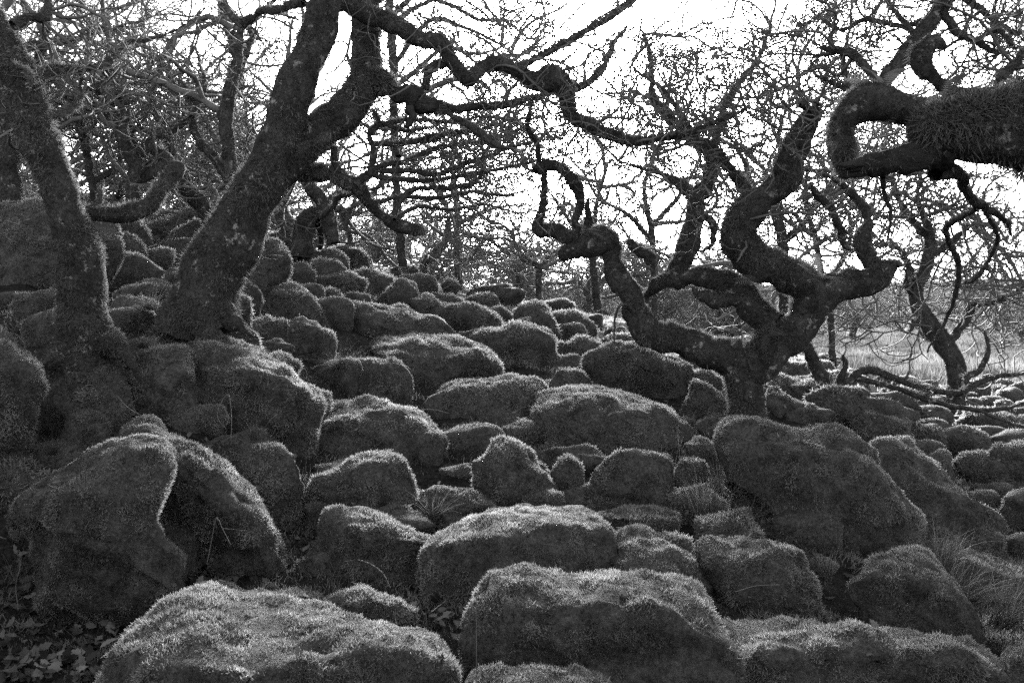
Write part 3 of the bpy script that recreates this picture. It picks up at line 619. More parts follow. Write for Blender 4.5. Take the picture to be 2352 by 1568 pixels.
for br in ([(840,400,8),(900,410,8),(980,415,7),(1060,405,6),(1140,390,5),(1230,370,4),(1330,350,3)], [(850,330,8),(930,330,7),(1000,310,6),(1090,300,5),(1180,275,4),(1260,270,3)],
           [(848,470,8),(920,452,7),(1000,455,7),(1080,442,6),(1160,448,5),(1240,430,3)], [(866,290,7),(940,275,6),(1030,280,5),(1120,268,4),(1200,285,3)], [(905,505,7),(960,475,6),(1040,482,5),(1110,470,4),(1190,490,3)]):
    t.limb(br, (6.8,8.2), moss=.5, twigs=5, opt=FL, lump=1.1)
t.limb([(830,440,10),(800,445,9),(775,455,9),(762,480,9),(735,500,8)], (6.8,7.2))
t.limb([(915,360,9),(910,335,8),(940,325,7),(985,325,7),(1050,300,5)], (6.9,7.4), twigs=5)
t.crown([(1720,245,7.4),(1640,285,7.3),(1500,320,7.2),(1400,310,7.1),(1450,0,8.1),(1100,150,6.9),(1190,165,6.9),(1180,320,7.8),(1290,320,8.0),(1150,60,7.2),(1010,98,6.7),(1050,300,7.4),(1080,420,7.3)], 3, .010, 1.4, dict(CR, prob=[.45, .4, .25]))
t.limb([(700,5,13),(640,20,13),(600,28,11),(560,55,14),(540,45,12),(510,10,12)], (6.3,7.5), twigs=8)
t.done()

# --- the twisted tree in the middle
t = Tree('twisted moss-laden oak forking low behind the double-humped boulder', W(1715, 965, 7.2))
t.limb([(1712,1000,54),(1714,950,46),(1712,900,43),(1713,860,46),(1718,825,52)], (7.2,7.2), 'trunk', moss=.6, lump=.5, sides=18)
t.limb([(1735,850,45),(1700,832,44),(1640,815,40),(1580,790,37),(1530,770,38),(1485,757,38),(1458,720,33),(1452,680,29),(1430,655,33),(1412,625,30),(1402,590,22),(1392,560,26)], (7.2,7.7), moss=1.1)
t.limb([(1415,548,18),(1395,552,38),(1360,556,36),(1320,575,24),(1288,590,18)], (7.7,7.6), moss=1.3, lump=.6)
t.limb([(1340,560,18),(1310,545,22),(1275,528,20),(1240,530,18),(1232,515,14),(1246,480,13),(1252,440,12),(1250,405,10),(1258,385,9)], (7.7,7.7), moss=1.0)
t.limb([(1232,395,13),(1250,382,16),(1280,382,16),(1308,405,18),(1328,440,17),(1332,475,14),(1322,505,12),(1340,540,16)], (7.6,7.8), moss=1.0)
t.limb([(1350,545,16),(1352,500,12),(1350,465,8),(1355,445,3)], (7.7,7.7), 'broken_stub', mat=M_WOOD, moss=.5)
t.limb([(1700,840,44),(1745,828,50),(1792,790,47),(1840,742,45),(1880,695,44),(1930,665,36),(1985,648,31),(2022,625,28),(2045,608,20)], (7.2,7.3), moss=1.2, L=.03)
t.limb([(2030,622,14),(2055,608,14),(2070,612,6)], (7.3,7.2), 'broken_stub')
t.limb([(2015,625,24),(1995,592,20),(1975,562,20),(1985,535,19),(1993,505,15),(1975,465,14),(1950,440,13),(1920,412,10),(1880,395,8),(1840,385,6)], (7.3,7.9), moss=1.0, twigs=8)
t.limb([(1895,690,36),(1840,650,44),(1790,622,44),(1735,598,46),(1702,565,44),(1692,528,42),(1712,495,40),(1762,455,33),(1805,400,33),(1828,340,32),(1850,290,27),(1868,255,20),(1885,240,12)], (7.25,7.0), moss=1.2, twigs=6)
t.limb([(1865,262,12),(1850,242,13),(1840,240,10)], (7.0,6.9), 'burr')
t.limb([(1790,750,30),(1745,722,36),(1690,668,36),(1620,642,28),(1550,640,22),(1510,648,16),(1480,680,12)], (7.3,8.0), moss=.9)
t.limb([(1700,690,14),(1650,690,20),(1610,680,16),(1590,665,9)], (7.4,7.4), moss=.8)
t.limb([(1545,645,24),(1575,580,29),(1590,520,27),(1598,460,24),(1632,405,20),(1628,355,17),(1590,315,14),(1530,265,14),(1500,225,11),(1495,150,9),(1480,80,8)], (7.9,8.8), moss=.8, twigs=14)
t.limb([(1600,470,14),(1560,420,14),(1520,400,8),(1470,385,6),(1420,370,4)], (8.2,8.8), twigs=8)
t.limb([(1590,520,16),(1620,500,14),(1640,520,12),(1635,560,9),(1615,575,7)], (8.0,7.9))
t.limb([(1760,470,14),(1700,420,14),(1640,340,12),(1600,320,10),(1560,260,9),(1520,200,7)], (7.3,8.6), twigs=10)
t.limb([(1500,600,18),(1450,560,14),(1455,550,8)], (7.9,7.8))
t.limb([(1640,340,12),(1660,260,12),(1690,200,10),(1740,140,8),(1770,60,6)], (8.4,8.8), twigs=10)
t.limb([(1860,430,10),(1900,470,13),(1925,520,12),(1935,560,9),(1960,575,6)], (7.6,8.0), twigs=4)
t.crown([(1500,225,8.6),(1480,80,8.8),(1520,200,8.6),(1770,60,8.8),(1690,200,8.5),(1850,290,7.0),(1885,240,7.0),(1920,412,7.8),(1840,385,7.9),(1990,500,7.7),(1630,380,8.4),(1420,370,8.8),(1590,315,8.5),(1740,140,8.7),(1600,120,8.8),(1860,150,8.2),(1680,40,8.8),(1930,230,8.0)], 2, .013, 1.8, dict(CR, prob=[.45, .4, .25]))
t.limb([(1480,750,8),(1440,700,5),(1415,720,4),(1410,800,3)], (7.4,7.3), 'dead_twig', mat=M_BRANCH)
t.done()

# --- the mossy bough of a tree out of sight
t = Tree('thick mossy bough reaching in over the low field with broken pale-edged wood', W(2460, 900, 3.4))
t.limb([(2620,900,110),(2580,600,105),(2540,400,105),(2450,290,108),(2352,288,102),(2265,290,86),(2190,300,74),(2135,318,58),(2100,330,30)], (3.6,3.5,3.4,3.3,3.2,3.2,3.2,3.2,3.2), 'limb', moss=2.2, L=.036, lump=.6, sides=22)
t.limb([(2180,340,46),(2110,352,38),(2040,366,30),(1975,385,21),(1935,398,12)], (3.2,3.25), 'broken_limb', mat=M_WOOD, moss=.15, lump=1.5)
t.limb([(1985,372,12),(1955,378,9),(1930,380,3)], (3.22,3.2), 'splinter', mat=M_WOOD, moss=0, lump=1.4)
t.limb([(1990,395,10),(1950,404,7),(1925,408,2)], (3.25,3.25), 'splinter', mat=M_WOOD, moss=0, lump=1.4)
t.limb([(2210,255,30),(2130,262,36),(2060,250,42),(1995,238,44),(1948,262,37),(1930,310,34),(1932,360,30),(1938,402,14)], (3.35,3.3), moss=1.6, L=.022, lump=.7)
t.limb([(2230,230,22),(2185,215,20),(2150,190,17),(2118,150,27),(2125,112,26),(2152,98,20),(2168,105,10)], (3.5,3.6), moss=1.6, L=.03, lump=.9)
t.limb([(2150,395,26),(2205,400,18),(2215,435,14),(2245,468,14),(2285,490,11),(2315,512,9),(2322,540,6)], (3.3,3.9), moss=1.0)
t.limb([(2240,480,9),(2205,500,10),(2175,520,9),(2180,555,9),(2200,600,9),(2198,660,8),(2180,720,7),(2130,808,4)], (3.8,4.6), moss=.8, twigs=2)
t.limb([(2260,480,7),(2290,540,7),(2280,580,6),(2240,640,7),(2215,650,5)], (3.8,4.2), moss=.8)
t.limb([(2028,405,8),(2030,440,7),(2045,490,6),(2040,540,4)], (3.3,3.5), moss=.6)
t.limb([(2290,220,16),(2300,180,14),(2330,150,16),(2350,120,12)], (3.3,3.3), moss=1.2, twigs=5)
t.done()
t = Tree('slanting branch crossing behind the mossy bough', W(1980, 900, 5.2))
t.limb([(1985,235,14),(2020,200,19),(2068,140,22),(2110,85,22),(2160,20,23),(2200,-60,22)], (5.2,5.4), moss=.8, lump=.5)
t.limb([(2020,195,12),(1980,140,14),(1935,118,13),(1890,110,8)], (5.2,5.5), moss=.6, twigs=4)
t.limb([(2160,20,14),(2195,70,13),(2240,95,11),(2290,125,9)], (5.3,5.5), moss=.8, twigs=5)
t.limb([(1935,118,8),(1940,160,7),(1950,200,6)], (5.4,5.4))
t.crown([(2290,125,5.5),(2240,95,5.4),(1935,118,5.5),(1890,110,5.6),(2160,20,5.4),(2070,60,5.5),(2340,75,5.4),(1990,45,5.6)], 4, .009, .9, dict(CR, seg=.06, minr=.0034))
t.limb([(2140,45,9),(2070,60,8),(1990,45,8),(1930,70,6),(1880,40,5)], (5.4,5.8), twigs=8)
t.limb([(2185,-30,12),(2250,20,10),(2300,60,8),(2345,75,7),(2420,60,6)], (5.4,5.4), twigs=10)
t.limb([(2240,95,8),(2290,70,8),(2330,110,6)], (5.4,5.3), twigs=6)
t.limb([(2110,90,8),(2050,20,7),(2010,-40,6)], (5.3,5.8), twigs=8)
t.limb([(2000,215,9),(1930,200,7),(1870,170,5)], (5.3,5.9), twigs=6)
t.done()

# --- the far leaning tree of the low field
t = Tree('dark leaning oak with a curved trunk rising from the low stony field', W(2190, 955, 12))
t.limb([(2186,975,32),(2192,930,26),(2196,880,24),(2190,830,25),(2165,785,27),(2135,745,24),(2108,700,22),(2104,665,19),(2125,620,18),(2135,570,18),(2128,520,13),(2110,470,9)], (12,12), 'trunk', moss=.5, lump=.5)
BG = dict(TW, minr=.008, seg=.13)
t.limb([(2110,690,14),(2085,650,12),(2090,620,10),(2060,570,8),(2000,560,5)], (12,12), twigs=14, opt=BG, twl=1.5)
t.limb([(2130,590,12),(2180,560,10),(2230,520,8),(2290,520,6)], (12,12.5), twigs=14, opt=BG, twl=1.5)
t.limb([(2130,545,12),(2090,500,10),(2060,450,8),(2050,400,6)], (12,12.5), twigs=14, opt=BG, twl=1.6)
t.limb([(2175,790,14),(2215,740,12),(2240,700,10),(2300,690,7),(2360,650,5)], (12,12), twigs=14, opt=BG, twl=1.5)
t.crown([(2000,560,12),(2290,520,12.5),(2050,400,12.5),(2360,650,12),(2110,470,12),(2230,520,12.3),(2090,500,12.2),(2300,690,12)], 4, .026, 2.4, dict(CR, minr=.0085, seg=.14))
t.limb([(2135,750,9),(2100,740,10),(2085,765,6),(2060,740,4)], (12,11.6), twigs=5, opt=BG, twl=.9)
t.done()

# --- low stump with long arms
t = Tree('low stump with two long bare arms reaching over the low field', W(1905, 945, 9.2))
t.limb([(1908,965,26),(1902,930,22),(1890,890,20),(1868,835,18),(1850,790,15)], (9.2,9.4), 'trunk', moss=.6)
t.limb([(1895,915,20),(1925,880,14),(1940,845,11),(1936,815,7)], (9.2,9.1), moss=.5)
t.limb([(1875,893,15),(1905,900,14),(1935,905,13),(1944,930,10),(1948,948,8)], (9.1,8.8), moss=.6)
t.limb([(1932,908,13),(1955,872,12),(1985,850,12),(2040,862,11),(2110,888,10),(2200,903,9),(2235,885,9),(2290,865,8),(2352,858,6),(2430,840,5)], (9,9.6), moss=.6, twigs=5, lump=.5, twl=.4)
t.limb([(1965,868,9),(2050,888,8),(2130,918,9),(2230,940,8),(2310,938,7),(2352,925,5),(2430,905,4)], (9.1,9.3), moss=.6, twigs=4, lump=.5, twl=.4)
t.limb([(2225,895,9),(2222,865,10),(2250,850,10),(2270,800,8),(2262,760,5)], (9.5,9.7), moss=.6, lump=.6)
t.limb([(2240,938,5),(2290,960,5),(2360,985,4)], (9.2,9.0))
t.done()

# --- trees standing behind the crest
def crest(label, base, D, limbs, grp='oaks behind the crest', tops=2, arms=4):
    t = Tree(label, W(base[0], base[1], D), grp)
    if base[0] < 700: arms, tops = 2, 1
    elif base[0] < 1510: arms = 2
    for k, (pts, n) in enumerate(limbs):
        t.limb(pts, (D, D + (.0 if k == 0 else .8)), 'trunk' if k == 0 else 'limb', moss=.5, twigs=int(n * .6), opt=dict(BG, minr=max(.0048, .0005 * D), prob=[.42, .38, .25]), twl=.17 * D ** .9 , lump=.7, sides=10)
        for j in range(arms if k == 0 and n else 0):                  # crooked arms arching sideways
            m = random.randint(2, len(pts) - 1); q = W(*pts[m][:2], D); a = random.uniform(0, 6.28)
            d = norm(np.array([math.cos(a) * 1.3, math.sin(a) * .7, random.uniform(-.1, .7)]))
            gnarl(t.tw, tuple(q), tuple(d), min(.05, .8 * pts[m][2] * D / FPX) * random.uniform(.7, 1), random.uniform(2.4, 3.8), 0, dict(BG, minr=max(.0048, .0005 * D), seg=.15, wig=.22, up=.02, flat=.07, prob=[.46, .38, .22]))
        if D < 15 and n > 6:
            q = W(*pts[-1][:2], D + (.0 if k == 0 else .8)); q0 = W(*pts[-2][:2], D + (.0 if k == 0 else .8)); r0 = max(.012, pts[-1][2] * D / FPX)
            for j in range(tops):
                d = norm((q - q0) / np.linalg.norm(q - q0) + .8 * rvec() * [1, 1, .4] + [0, 0, .7])
                gnarl(t.tw, tuple(q), tuple(d), r0 * random.uniform(.6, .9), random.uniform(1.6, 3.0), 0, dict(BG, minr=max(.0048, .00048 * D), up=.06, flat=.0, wig=.17, prob=[.5, .42, .28]))
    t.done(); return t
crest('upright slender oak close behind the long whale-like slab', (545,520), 9.8, [
 ([(552,540,26),(540,480,22),(530,410,18),(525,330,20),(520,260,20),(533,190,18),(545,130,15),(555,70,12),(600,30,9),(640,-10,7)], 10),
 ([(540,440,16),(500,370,15),(462,330,14),(442,280,13),(452,240,12),(420,205,11),(385,165,10),(370,140,8)], 10),
 ([(525,250,14),(540,190,13),(570,110,12),(580,80,10),(560,50,9)], 6),
 ([(545,150,12),(535,90,15),(515,30,16),(500,-30,16)], 8),
 ([(440,270,9),(470,200,8),(460,150,6),(450,110,5)], 6)])
crest('crooked oak bent low behind the broken mossy limb', (500,500), 11.5, [
 ([(500,520,22),(460,470,22),(420,420,20),(380,380,22),(350,345,20),(320,350,16),(300,310,16),(285,260,15),(270,200,14),(275,170,12)], 12),
 ([(380,385,16),(350,380,18),(300,410,14),(270,460,10)], 6),
 ([(330,345,13),(350,320,12),(390,300,10),(430,255,9)], 8),
 ([(440,440,14),(410,370,12),(370,290,11),(350,230,10),(345,160,8)], 10)])
crest('thick snaking oak with a doubled-back limb between the lichened and forked trunks', (318,480), 10.0, [
 ([(322,490,20),(304,430,18),(312,385,20),(292,340,20),(280,300,17),(287,250,16),(277,215,17),(262,185,13),(230,150,9)], 6),
 ([(300,420,15),(345,400,17),(385,372,20),(352,340,15),(352,318,11),(400,300,10),(440,262,10),(430,215,8)], 6),
 ([(285,300,10),(240,255,10),(245,215,9),(205,180,7)], 6)])
crest('stooping oak at the head of the slope behind the lichened trunk', (230,500), 10.8, [
 ([(232,520,16),(215,440,14),(205,380,12),(190,310,14),(180,270,12),(150,220,10)], 12),
 ([(212,420,10),(260,390,10),(280,350,8),(268,310,7)], 8),
 ([(195,330,9),(170,280,8),(130,270,7)], 8)])
crest('straight dark trunk half hidden behind the lichened trunk', (25,450), 9.5, [
 ([(28,470,30),(22,400,24),(18,340,22),(12,270,22),(5,180,20),(-10,60,18)], 8),
 ([(15,300,14),(60,200,12),(95,120,12),(110,40,11),(105,-30,10)], 12),
 ([(5,160,12),(60,110,12),(120,100,12),(190,85,9),(240,60,6)], 14)])
crest('slender upright trunk standing just beyond the mossy fork', (915,560), 10.5, [
 ([(925,610,14),(915,480,13),(905,330,13),(905,200,14),(900,90,14),(893,-40,14)], 4),
 ([(905,200,9),(960,160,8),(1020,110,6),(1090,125,5),(1150,110,4)], 12),
 ([(897,40,9),(960,-10,8),(1040,15,7),(1100,45,6),(1160,50,6),(1215,90,4)], 16),
 ([(905,150,8),(985,50,7),(1060,62,6),(1130,92,5),(1190,130,4)], 14),
 ([(898,60,9),(950,20,8),(1020,-10,6)], 10)])
crest('pale smooth-barked leaning oak showing under the low bough', (760,545), 12.0, [
 ([(765,560,20),(752,500,20),(735,455,20),(710,420,18),(690,380,14),(680,300,12)], 8),
 ([(745,480,12),(770,450,12),(820,440,9),(870,430,7)], 8)])
crest('short mossy bole like a stump rising on the crest', (700,560), 12.5, [
 ([(690,590,36),(695,545,30),(705,510,26),(722,492,22),(738,500,12)], 0),
 ([(735,510,14),(738,545,9),(735,575,8)], 0)])
crest('slim straight tree standing on the skyline of the crest', (1055,660), 18, [
 ([(1056,672,13),(1052,610,11),(1047,540,11),(1049,470,10),(1040,400,8),(1050,330,6)], 8),
 ([(1056,600,8),(1080,590,8),(1105,560,7),(1120,540,5)], 8),
 ([(1048,520,7),(1080,500,6),(1130,480,5),(1190,470,4)], 10)])
crest('dark stooped oak left of the slim straight tree', (975,620), 16.5, [
 ([(970,630,12),(978,600,14),(1005,580,14),(1025,545,11),(1030,500,8)], 8),
 ([(1040,500,9),(1000,430,8),(960,400,6)], 10)])
crest('small forked oak beyond the steep smooth boulder', (1237,700), 16, [
 ([(1238,715,11),(1237,650,10),(1236,615,10),(1205,595,8),(1185,565,7),(1170,530,6),(1120,500,4)], 12),
 ([(1238,620,8),(1262,590,7),(1290,570,6),(1305,545,5)], 12),
 ([(1215,598,6),(1180,590,5),(1110,540,4)], 10)])
crest('upright oak standing behind the head of the twisted limb', (1365,690), 13.5, [
 ([(1372,710,13),(1366,640,12),(1358,570,11),(1365,500,9),(1380,430,7)], 10),
 ([(1362,590,8),(1330,540,7),(1290,480,6),(1260,440,4)], 12)])
crest('straight tree between the serpentine limb and the twisted trunk', (1502,740), 13, [
 ([(1503,770,11),(1502,680,11),(1501,600,11),(1495,520,10),(1480,440,8),(1500,360,7),(1540,300,5)], 12),
 ([(1500,560,8),(1450,500,7),(1400,470,5)], 12),
 ([(1497,520,8),(1560,450,7),(1600,380,5)], 12)])
crest('grey trunk standing behind the rising right limb of the twisted oak', (1910,880), 12.5, [
 ([(1918,900,11),(1912,820,11),(1906,720,10),(1890,640,10),(1870,540,9),(1850,450,8),(1860,360,6)], 12),
 ([(1895,650,8),(1940,590,7),(1960,520,5)], 12),
 ([(1870,540,7),(1800,500,6),(1760,420,5)], 12)])
crest('upright oak with an upswept crown beyond the twisted oak', (1790,830), 12, [
 ([(1800,850,13),(1798,740,13),(1800,640,15),(1795,540,16),(1780,470,14),(1800,400,10),(1790,300,8),(1830,200,6)], 14),
 ([(1795,560,12),(1840,520,10),(1880,460,8),(1930,430,6)], 14),
 ([(1780,470,10),(1730,430,9),(1700,350,7),(1660,300,5)], 14)])

# --- gnarled oaks further off, copies of a few kinds
kinds = []
for k in range(5):
    random.seed(200 + k)
    e = link('oak_tree', None); e.empty_display_size = .3
    e['label'] = 'bare gnarled oak in the tangled wood beyond the crest'; e['category'] = 'tree'; e['group'] = 'bare oaks of the wood beyond'
    tb = Tubes(); h = random.uniform(.9, 1.7); P = [(0, 0, -.4)]; x = y = 0; lean = random.uniform(-.5, .5)
    for i in range(9):
        z = -.4 + (h + .4) * (i + 1) / 9; x += lean * .22 + random.gauss(0, .11); y += random.gauss(0, .11); P.append((x, y, z))
    P = open_spline(np.array(P), .12); R = np.linspace(.17, .11, len(P)); R[:4] *= np.linspace(1.5, 1.1, 4); tb.add(P, R, 10); V, F = tb.arrays()
    V = V + .02 * np.stack([fbm(V + 5 * c, 3, 2, c) for c in range(3)], -1)
    link('trunk', make_mesh('trunk', V, F, M_BRANCH), e)
    tb = Tubes(); top = P[-1]
    op = dict(wig=.20, up=.035, flat=.03, minr=.0072, seg=.17, taper=.3, levels=4, prob=[.62, .55, .42, .3], spread=.75)
    nb = 7
    for b in range(nb):
        a = 2 * math.pi * (b + random.uniform(-.3, .3)) / nb; i = random.randint(len(P) // 2, len(P) - 1)
        el = random.uniform(.1, 1.15)
        gnarl(tb, tuple(P[i]), (math.cos(a) * math.cos(el), math.sin(a) * math.cos(el), math.sin(el)), random.uniform(.04, .075), random.uniform(2.6, 3.8), 0, op)
    V, F = tb.arrays(); print('kind', k, len(F) * 2)
    link('crown', make_mesh('crown', V, F, M_TWIG), e); kinds.append(e)
spots = []
rr = np.random.default_rng(5)
for D, n, jit in ((13.5, 6, 150), (17, 8, 120), (22, 10, 110), (29, 12, 90), (38, 14, 80), (50, 16, 70)):
    for i in range(n):
        u = -250 + (2352 + 450) * (i + .5) / n + rr.uniform(-jit, jit); Dd = D * rr.uniform(.9, 1.12)
        if u > 1760 and Dd < 45: continue
        if Dd < 34 and 880 < u < 1800: continue
        if Dd < 15 and u < 900 and i % 2: continue
        spots.append((u, Dd))
for i in range(7): spots.append((900 + 140 * i + rr.uniform(-40, 40), rr.uniform(25.5, 28)))
for i in range(6): spots.append((850 + 170 * i + rr.uniform(-40, 40), rr.uniform(30, 34)))
for i in range(16): spots.append((1780 + 42 * i + rr.uniform(-20, 20), rr.uniform(58, 120)))
used = set()
for i, (u, D) in enumerate(spots):
    x = D * (u - U0) / FPX; z = float(ground(x, D)); k = i % 5; src = kinds[k]
    if k not in used: used.add(k); o = src
    else:
        o = src.copy(); COL.objects.link(o)
        for ch in src.children:
            c = ch.copy(); COL.objects.link(c); c.parent = o
    if D > 55: o['label'], o['group'] = 'small far-off bare oak standing out on the pale moor', 'far oaks on the moor'
    elif u < 880: o['label'], o['group'] = 'bare gnarled oak on the upper slope behind the two leaning trunks', 'bare oaks of the upper slope'
    elif u < 1800 and D < 35: o['label'], o['group'] = 'bare twiggy oak in the hollow just beyond the crest stones', 'bare oaks beyond the crest'
    else: o['label'], o['group'] = 'distant bare oak in the tangled wood well beyond the crest', 'distant bare oaks'
    s = rr.uniform(.85, 1.2) * (1.1 if u < 880 else 1.3 if D > 34.5 else .95)
    o.location = (x, D, z - .1); o.rotation_euler = (0, 0, rr.uniform(0, 6.28)); o.scale = (s, s, s * rr.uniform(.9, 1.15))


# the wood goes on behind the camera
for k in range(12):
    a = math.radians(100 + 160 * (k + .5) / 12); r = (5.0, 8.5, 6.5)[k % 3]
    src = kinds[k % 5]; o = src.copy(); COL.objects.link(o)
    for ch in src.children:
        c = ch.copy(); COL.objects.link(c); c.parent = o
    x, y = r * math.sin(a), r * math.cos(a)
    o.location = (x, y, float(soil(x, y)) - .1); o.rotation_euler = (0, 0, k * 1.7); o['label'] = 'bare gnarled oak standing on the near side of the boulder slope'; o['group'] = 'bare oaks on the near side'

# ------------------------------------------------------------------ filler stones in the gaps
protos = []
for k in range(4):
    a = np.linspace(0, 2 * math.pi, 10, endpoint=False); q_ = np.random.default_rng(80 + k)
    pol = np.stack([1176 + 62 * np.cos(a) * (1 + .25 * q_.normal(0, .5, 10)), 1000 - 42 * np.sin(a) * (1 + .25 * q_.normal(0, .5, 10))], -1)
    protos.append(B('small mossy stone wedged in a gap between the big boulders', pol.tolist(), D=6.5, group='small stones in the gaps', name='mossy_stone', cat='stone', cover=1.4))
def short(l):
    for w_ in (' with ', ' behind ', ' beside ', ' below ', ' above ', ' between ', ' right of ', ' left of ', ' in ', ' on ', ' whose ', ' amid ', ' at ', ', ', ' sloping ', ' running ', ' standing ', ' thick ', ' lying ', ' among ', ' under ', ' of ', ' beyond ', ' to '):
        l = l.split(w_)[0]
    return l
ANCH = [(short(b[2]), np.array(b[3])) for b in BOULDER_LOG if b[1] > .44 and len(short(b[2]).split()) > 2 and 'small' not in b[2]]
rr = np.random.default_rng(41); first = set(); placed = []
for k in range(1500):
    u = rr.uniform(-60, 2400); v = rr.uniform(560, 1330)
    D = hit(u, v, 0, soil)
    if D < 4.3 or D > 17 or (u > 1900 and v < 1040): continue
    p = W(u, v, D)
    if any(np.hypot(*(p[:2] - q[:2])) < .085 * D ** .9 for q in placed): continue
    placed.append(p); pi = len(placed) % 4; src = protos[pi]
    if pi not in first: first.add(pi); o = src
    else:
        o = src.copy(); COL.objects.link(o)
        for ch in src.children:
            c = ch.copy(); COL.objects.link(c); c.parent = o
    o['label'] = 'small mossy stone wedged in the gap beside the ' + min(ANCH, key=lambda a: np.linalg.norm(a[1] - p))[0]
    s_ = rr.uniform(.5, 1.25) * (.55 + .06 * D)
    o.location = (p[0], p[1], p[2] + .0); o.scale = (s_ * rr.uniform(.8, 1.4), s_, s_ * rr.uniform(.7, 1.1)); o.rotation_euler = (0, 0, rr.uniform(-.7, .7))
    if len(placed) >= 170: break
print('fillers', len(placed))

# ------------------------------------------------------------------ ground cover
def part_of_ground(rmin, rmax, tmax):
    c = TV[TF].mean(1); r = np.hypot(c[:, 0], c[:, 1]); th = np.abs(np.degrees(np.arctan2(c[:, 0], c[:, 1])))
    return TF[(r > rmin) & (r < rmax) & (th < tmax)]
Fg = part_of_ground(2.6, 7.5, 34)[:, ::-1] if vnormals(TV, TF)[:, 2].mean() < 0 else part_of_ground(2.6, 7.5, 34)
fb = fibres(TV, Fg, .030, .0062, .85, droop=0, rnd=.8, seed=3, weight=lambda c, n: np.clip(.5 + fbm(c, 2.5, 2, 6), 0, 1))
link('ground_moss', make_mesh('ground_moss', fb[0], fb[1], M_MOSS, False, fb[2]), GROUND, kind='stuff')
Fg = part_of_ground(2.6, 9, 34)
fb = fibres(TV, Fg, .13, .0045, .22, droop=0, rnd=.55, seed=31, weight=lambda c, n: np.clip(fbm(c, 1.6, 2, 16) + .1, 0, 1))
link('grass', make_mesh('grass', fb[0], fb[1], M_GRASS, False, fb[2]), GROUND, kind='stuff')
Fg = part_of_ground(7.5, 18, 34)
fb = fibres(TV, Fg, .06, .011, .4, droop=0, rnd=.7, seed=4, weight=lambda c, n: np.clip(.5 + fbm(c, 1.5, 2, 6), 0, 1))
link('ground_grass', make_mesh('ground_grass', fb[0], fb[1], M_MOSS, False, fb[2]), GROUND, kind='stuff')
c = TV[TF].mean(1); r_ = np.hypot(c[:, 0], c[:, 1]); th_ = np.degrees(np.arctan2(c[:, 0], c[:, 1]))
Fm = TF[(r_ > 18) & (r_ < 70) & (th_ > 17) & (th_ < 36)]
fb = fibres(TV, Fm, .30, .035, .55, droop=0, rnd=.5, seed=5)
link('moor_grass', make_mesh('moor_grass', fb[0], fb[1], M_MOOR, False, fb[2]), GROUND, kind='stuff')

# fallen oak leaves
def leaf(seed):
    r = np.random.default_rng(seed); n = 9
    t = np.linspace(0, 1, n); wd = .27 * np.sin(np.pi * np.clip(t, .02, .98) ** .75) * (1 + .24 * np.cos(t * 8 * math.pi)) + .012
    x = (t - .5); cz = .25 * r.normal() * (x ** 2) * 2 + .12 * r.normal() * x; cup = r.uniform(-.35, .45)
    L_ = np.stack([x, -wd, cz + cup * wd * 1.2], -1); M_ = np.stack([x, 0 * x, cz], -1); R_ = np.stack([x, wd, cz + cup * wd * 1.2 * r.uniform(.3, 1.3)], -1)
    V = np.concatenate([L_, M_, R_]); i = np.arange(n - 1)
    F = np.concatenate([np.stack([i, i + 1, n + i + 1, n + i], -1), np.stack([n + i, n + i + 1, 2 * n + i + 1, 2 * n + i], -1)])
    return V, F
LV = [leaf(k) for k in range(6)]
def leaf_spots(n, seed, box, rmin, rmax):
    r = np.random.default_rng(seed); out = []
    while len(out) < n:
        u, v = r.uniform(box[0], box[2]), r.uniform(box[1], box[3]); D = hit(u, v, 0, soil)
        if rmin < D < rmax: out.append(W(u, v, D))
    return np.array(out)
from mathutils import Euler
lm = [make_mesh('leaf', V * .066, F, M_LEAF, True, np.full(len(V), t_)) for (V, F), t_ in zip(LV, (.2, .9, .5, .7, .05, 1.0))]
sp = np.concatenate([leaf_spots(190, 1, (-10, 1375, 480, 1568), 2.5, 4.4), leaf_spots(110, 2, (560, 1150, 1080, 1420), 3.3, 5.2)])
r_ = np.random.default_rng(12)
for i, p in enumerate(sp):
    o = link('leaf', lm[i % 6], GROUND); o.location = p + [0, 0, r_.uniform(.005, .04)]; o.rotation_euler = (r_.normal(0, .45), r_.normal(0, .45), r_.uniform(0, 6.28)); sc = r_.uniform(.65, 1.15); o.scale = (sc, sc, sc)
sp = np.concatenate([leaf_spots(1400, 3, (-10, 1000, 500, 1568), 2.4, 6), leaf_spots(2200, 4, (450, 800, 2352, 1568), 2.4, 9), np.array(ROCK_LEAVES)])
Vs, Fs, ts, n = [], [], [], 0
for i, p in enumerate(sp):
    V, F = LV[i % 6]; Rm = np.array(Euler((r_.normal(0, .5), r_.normal(0, .5), r_.uniform(0, 6.28))).to_matrix())
    Vs.append(V * (r_.uniform(.04, .08) if i < 3600 else r_.uniform(.025, .05)) @ Rm.T + p + [0, 0, r_.uniform(.0, .035)]); Fs.append(F + n); n += len(V); ts.append(np.full(len(V), r_.random()))
link('leaf_litter', make_mesh('leaf_litter', np.concatenate(Vs), np.concatenate(Fs), M_LEAF, True, np.concatenate(ts)), GROUND, kind='stuff')

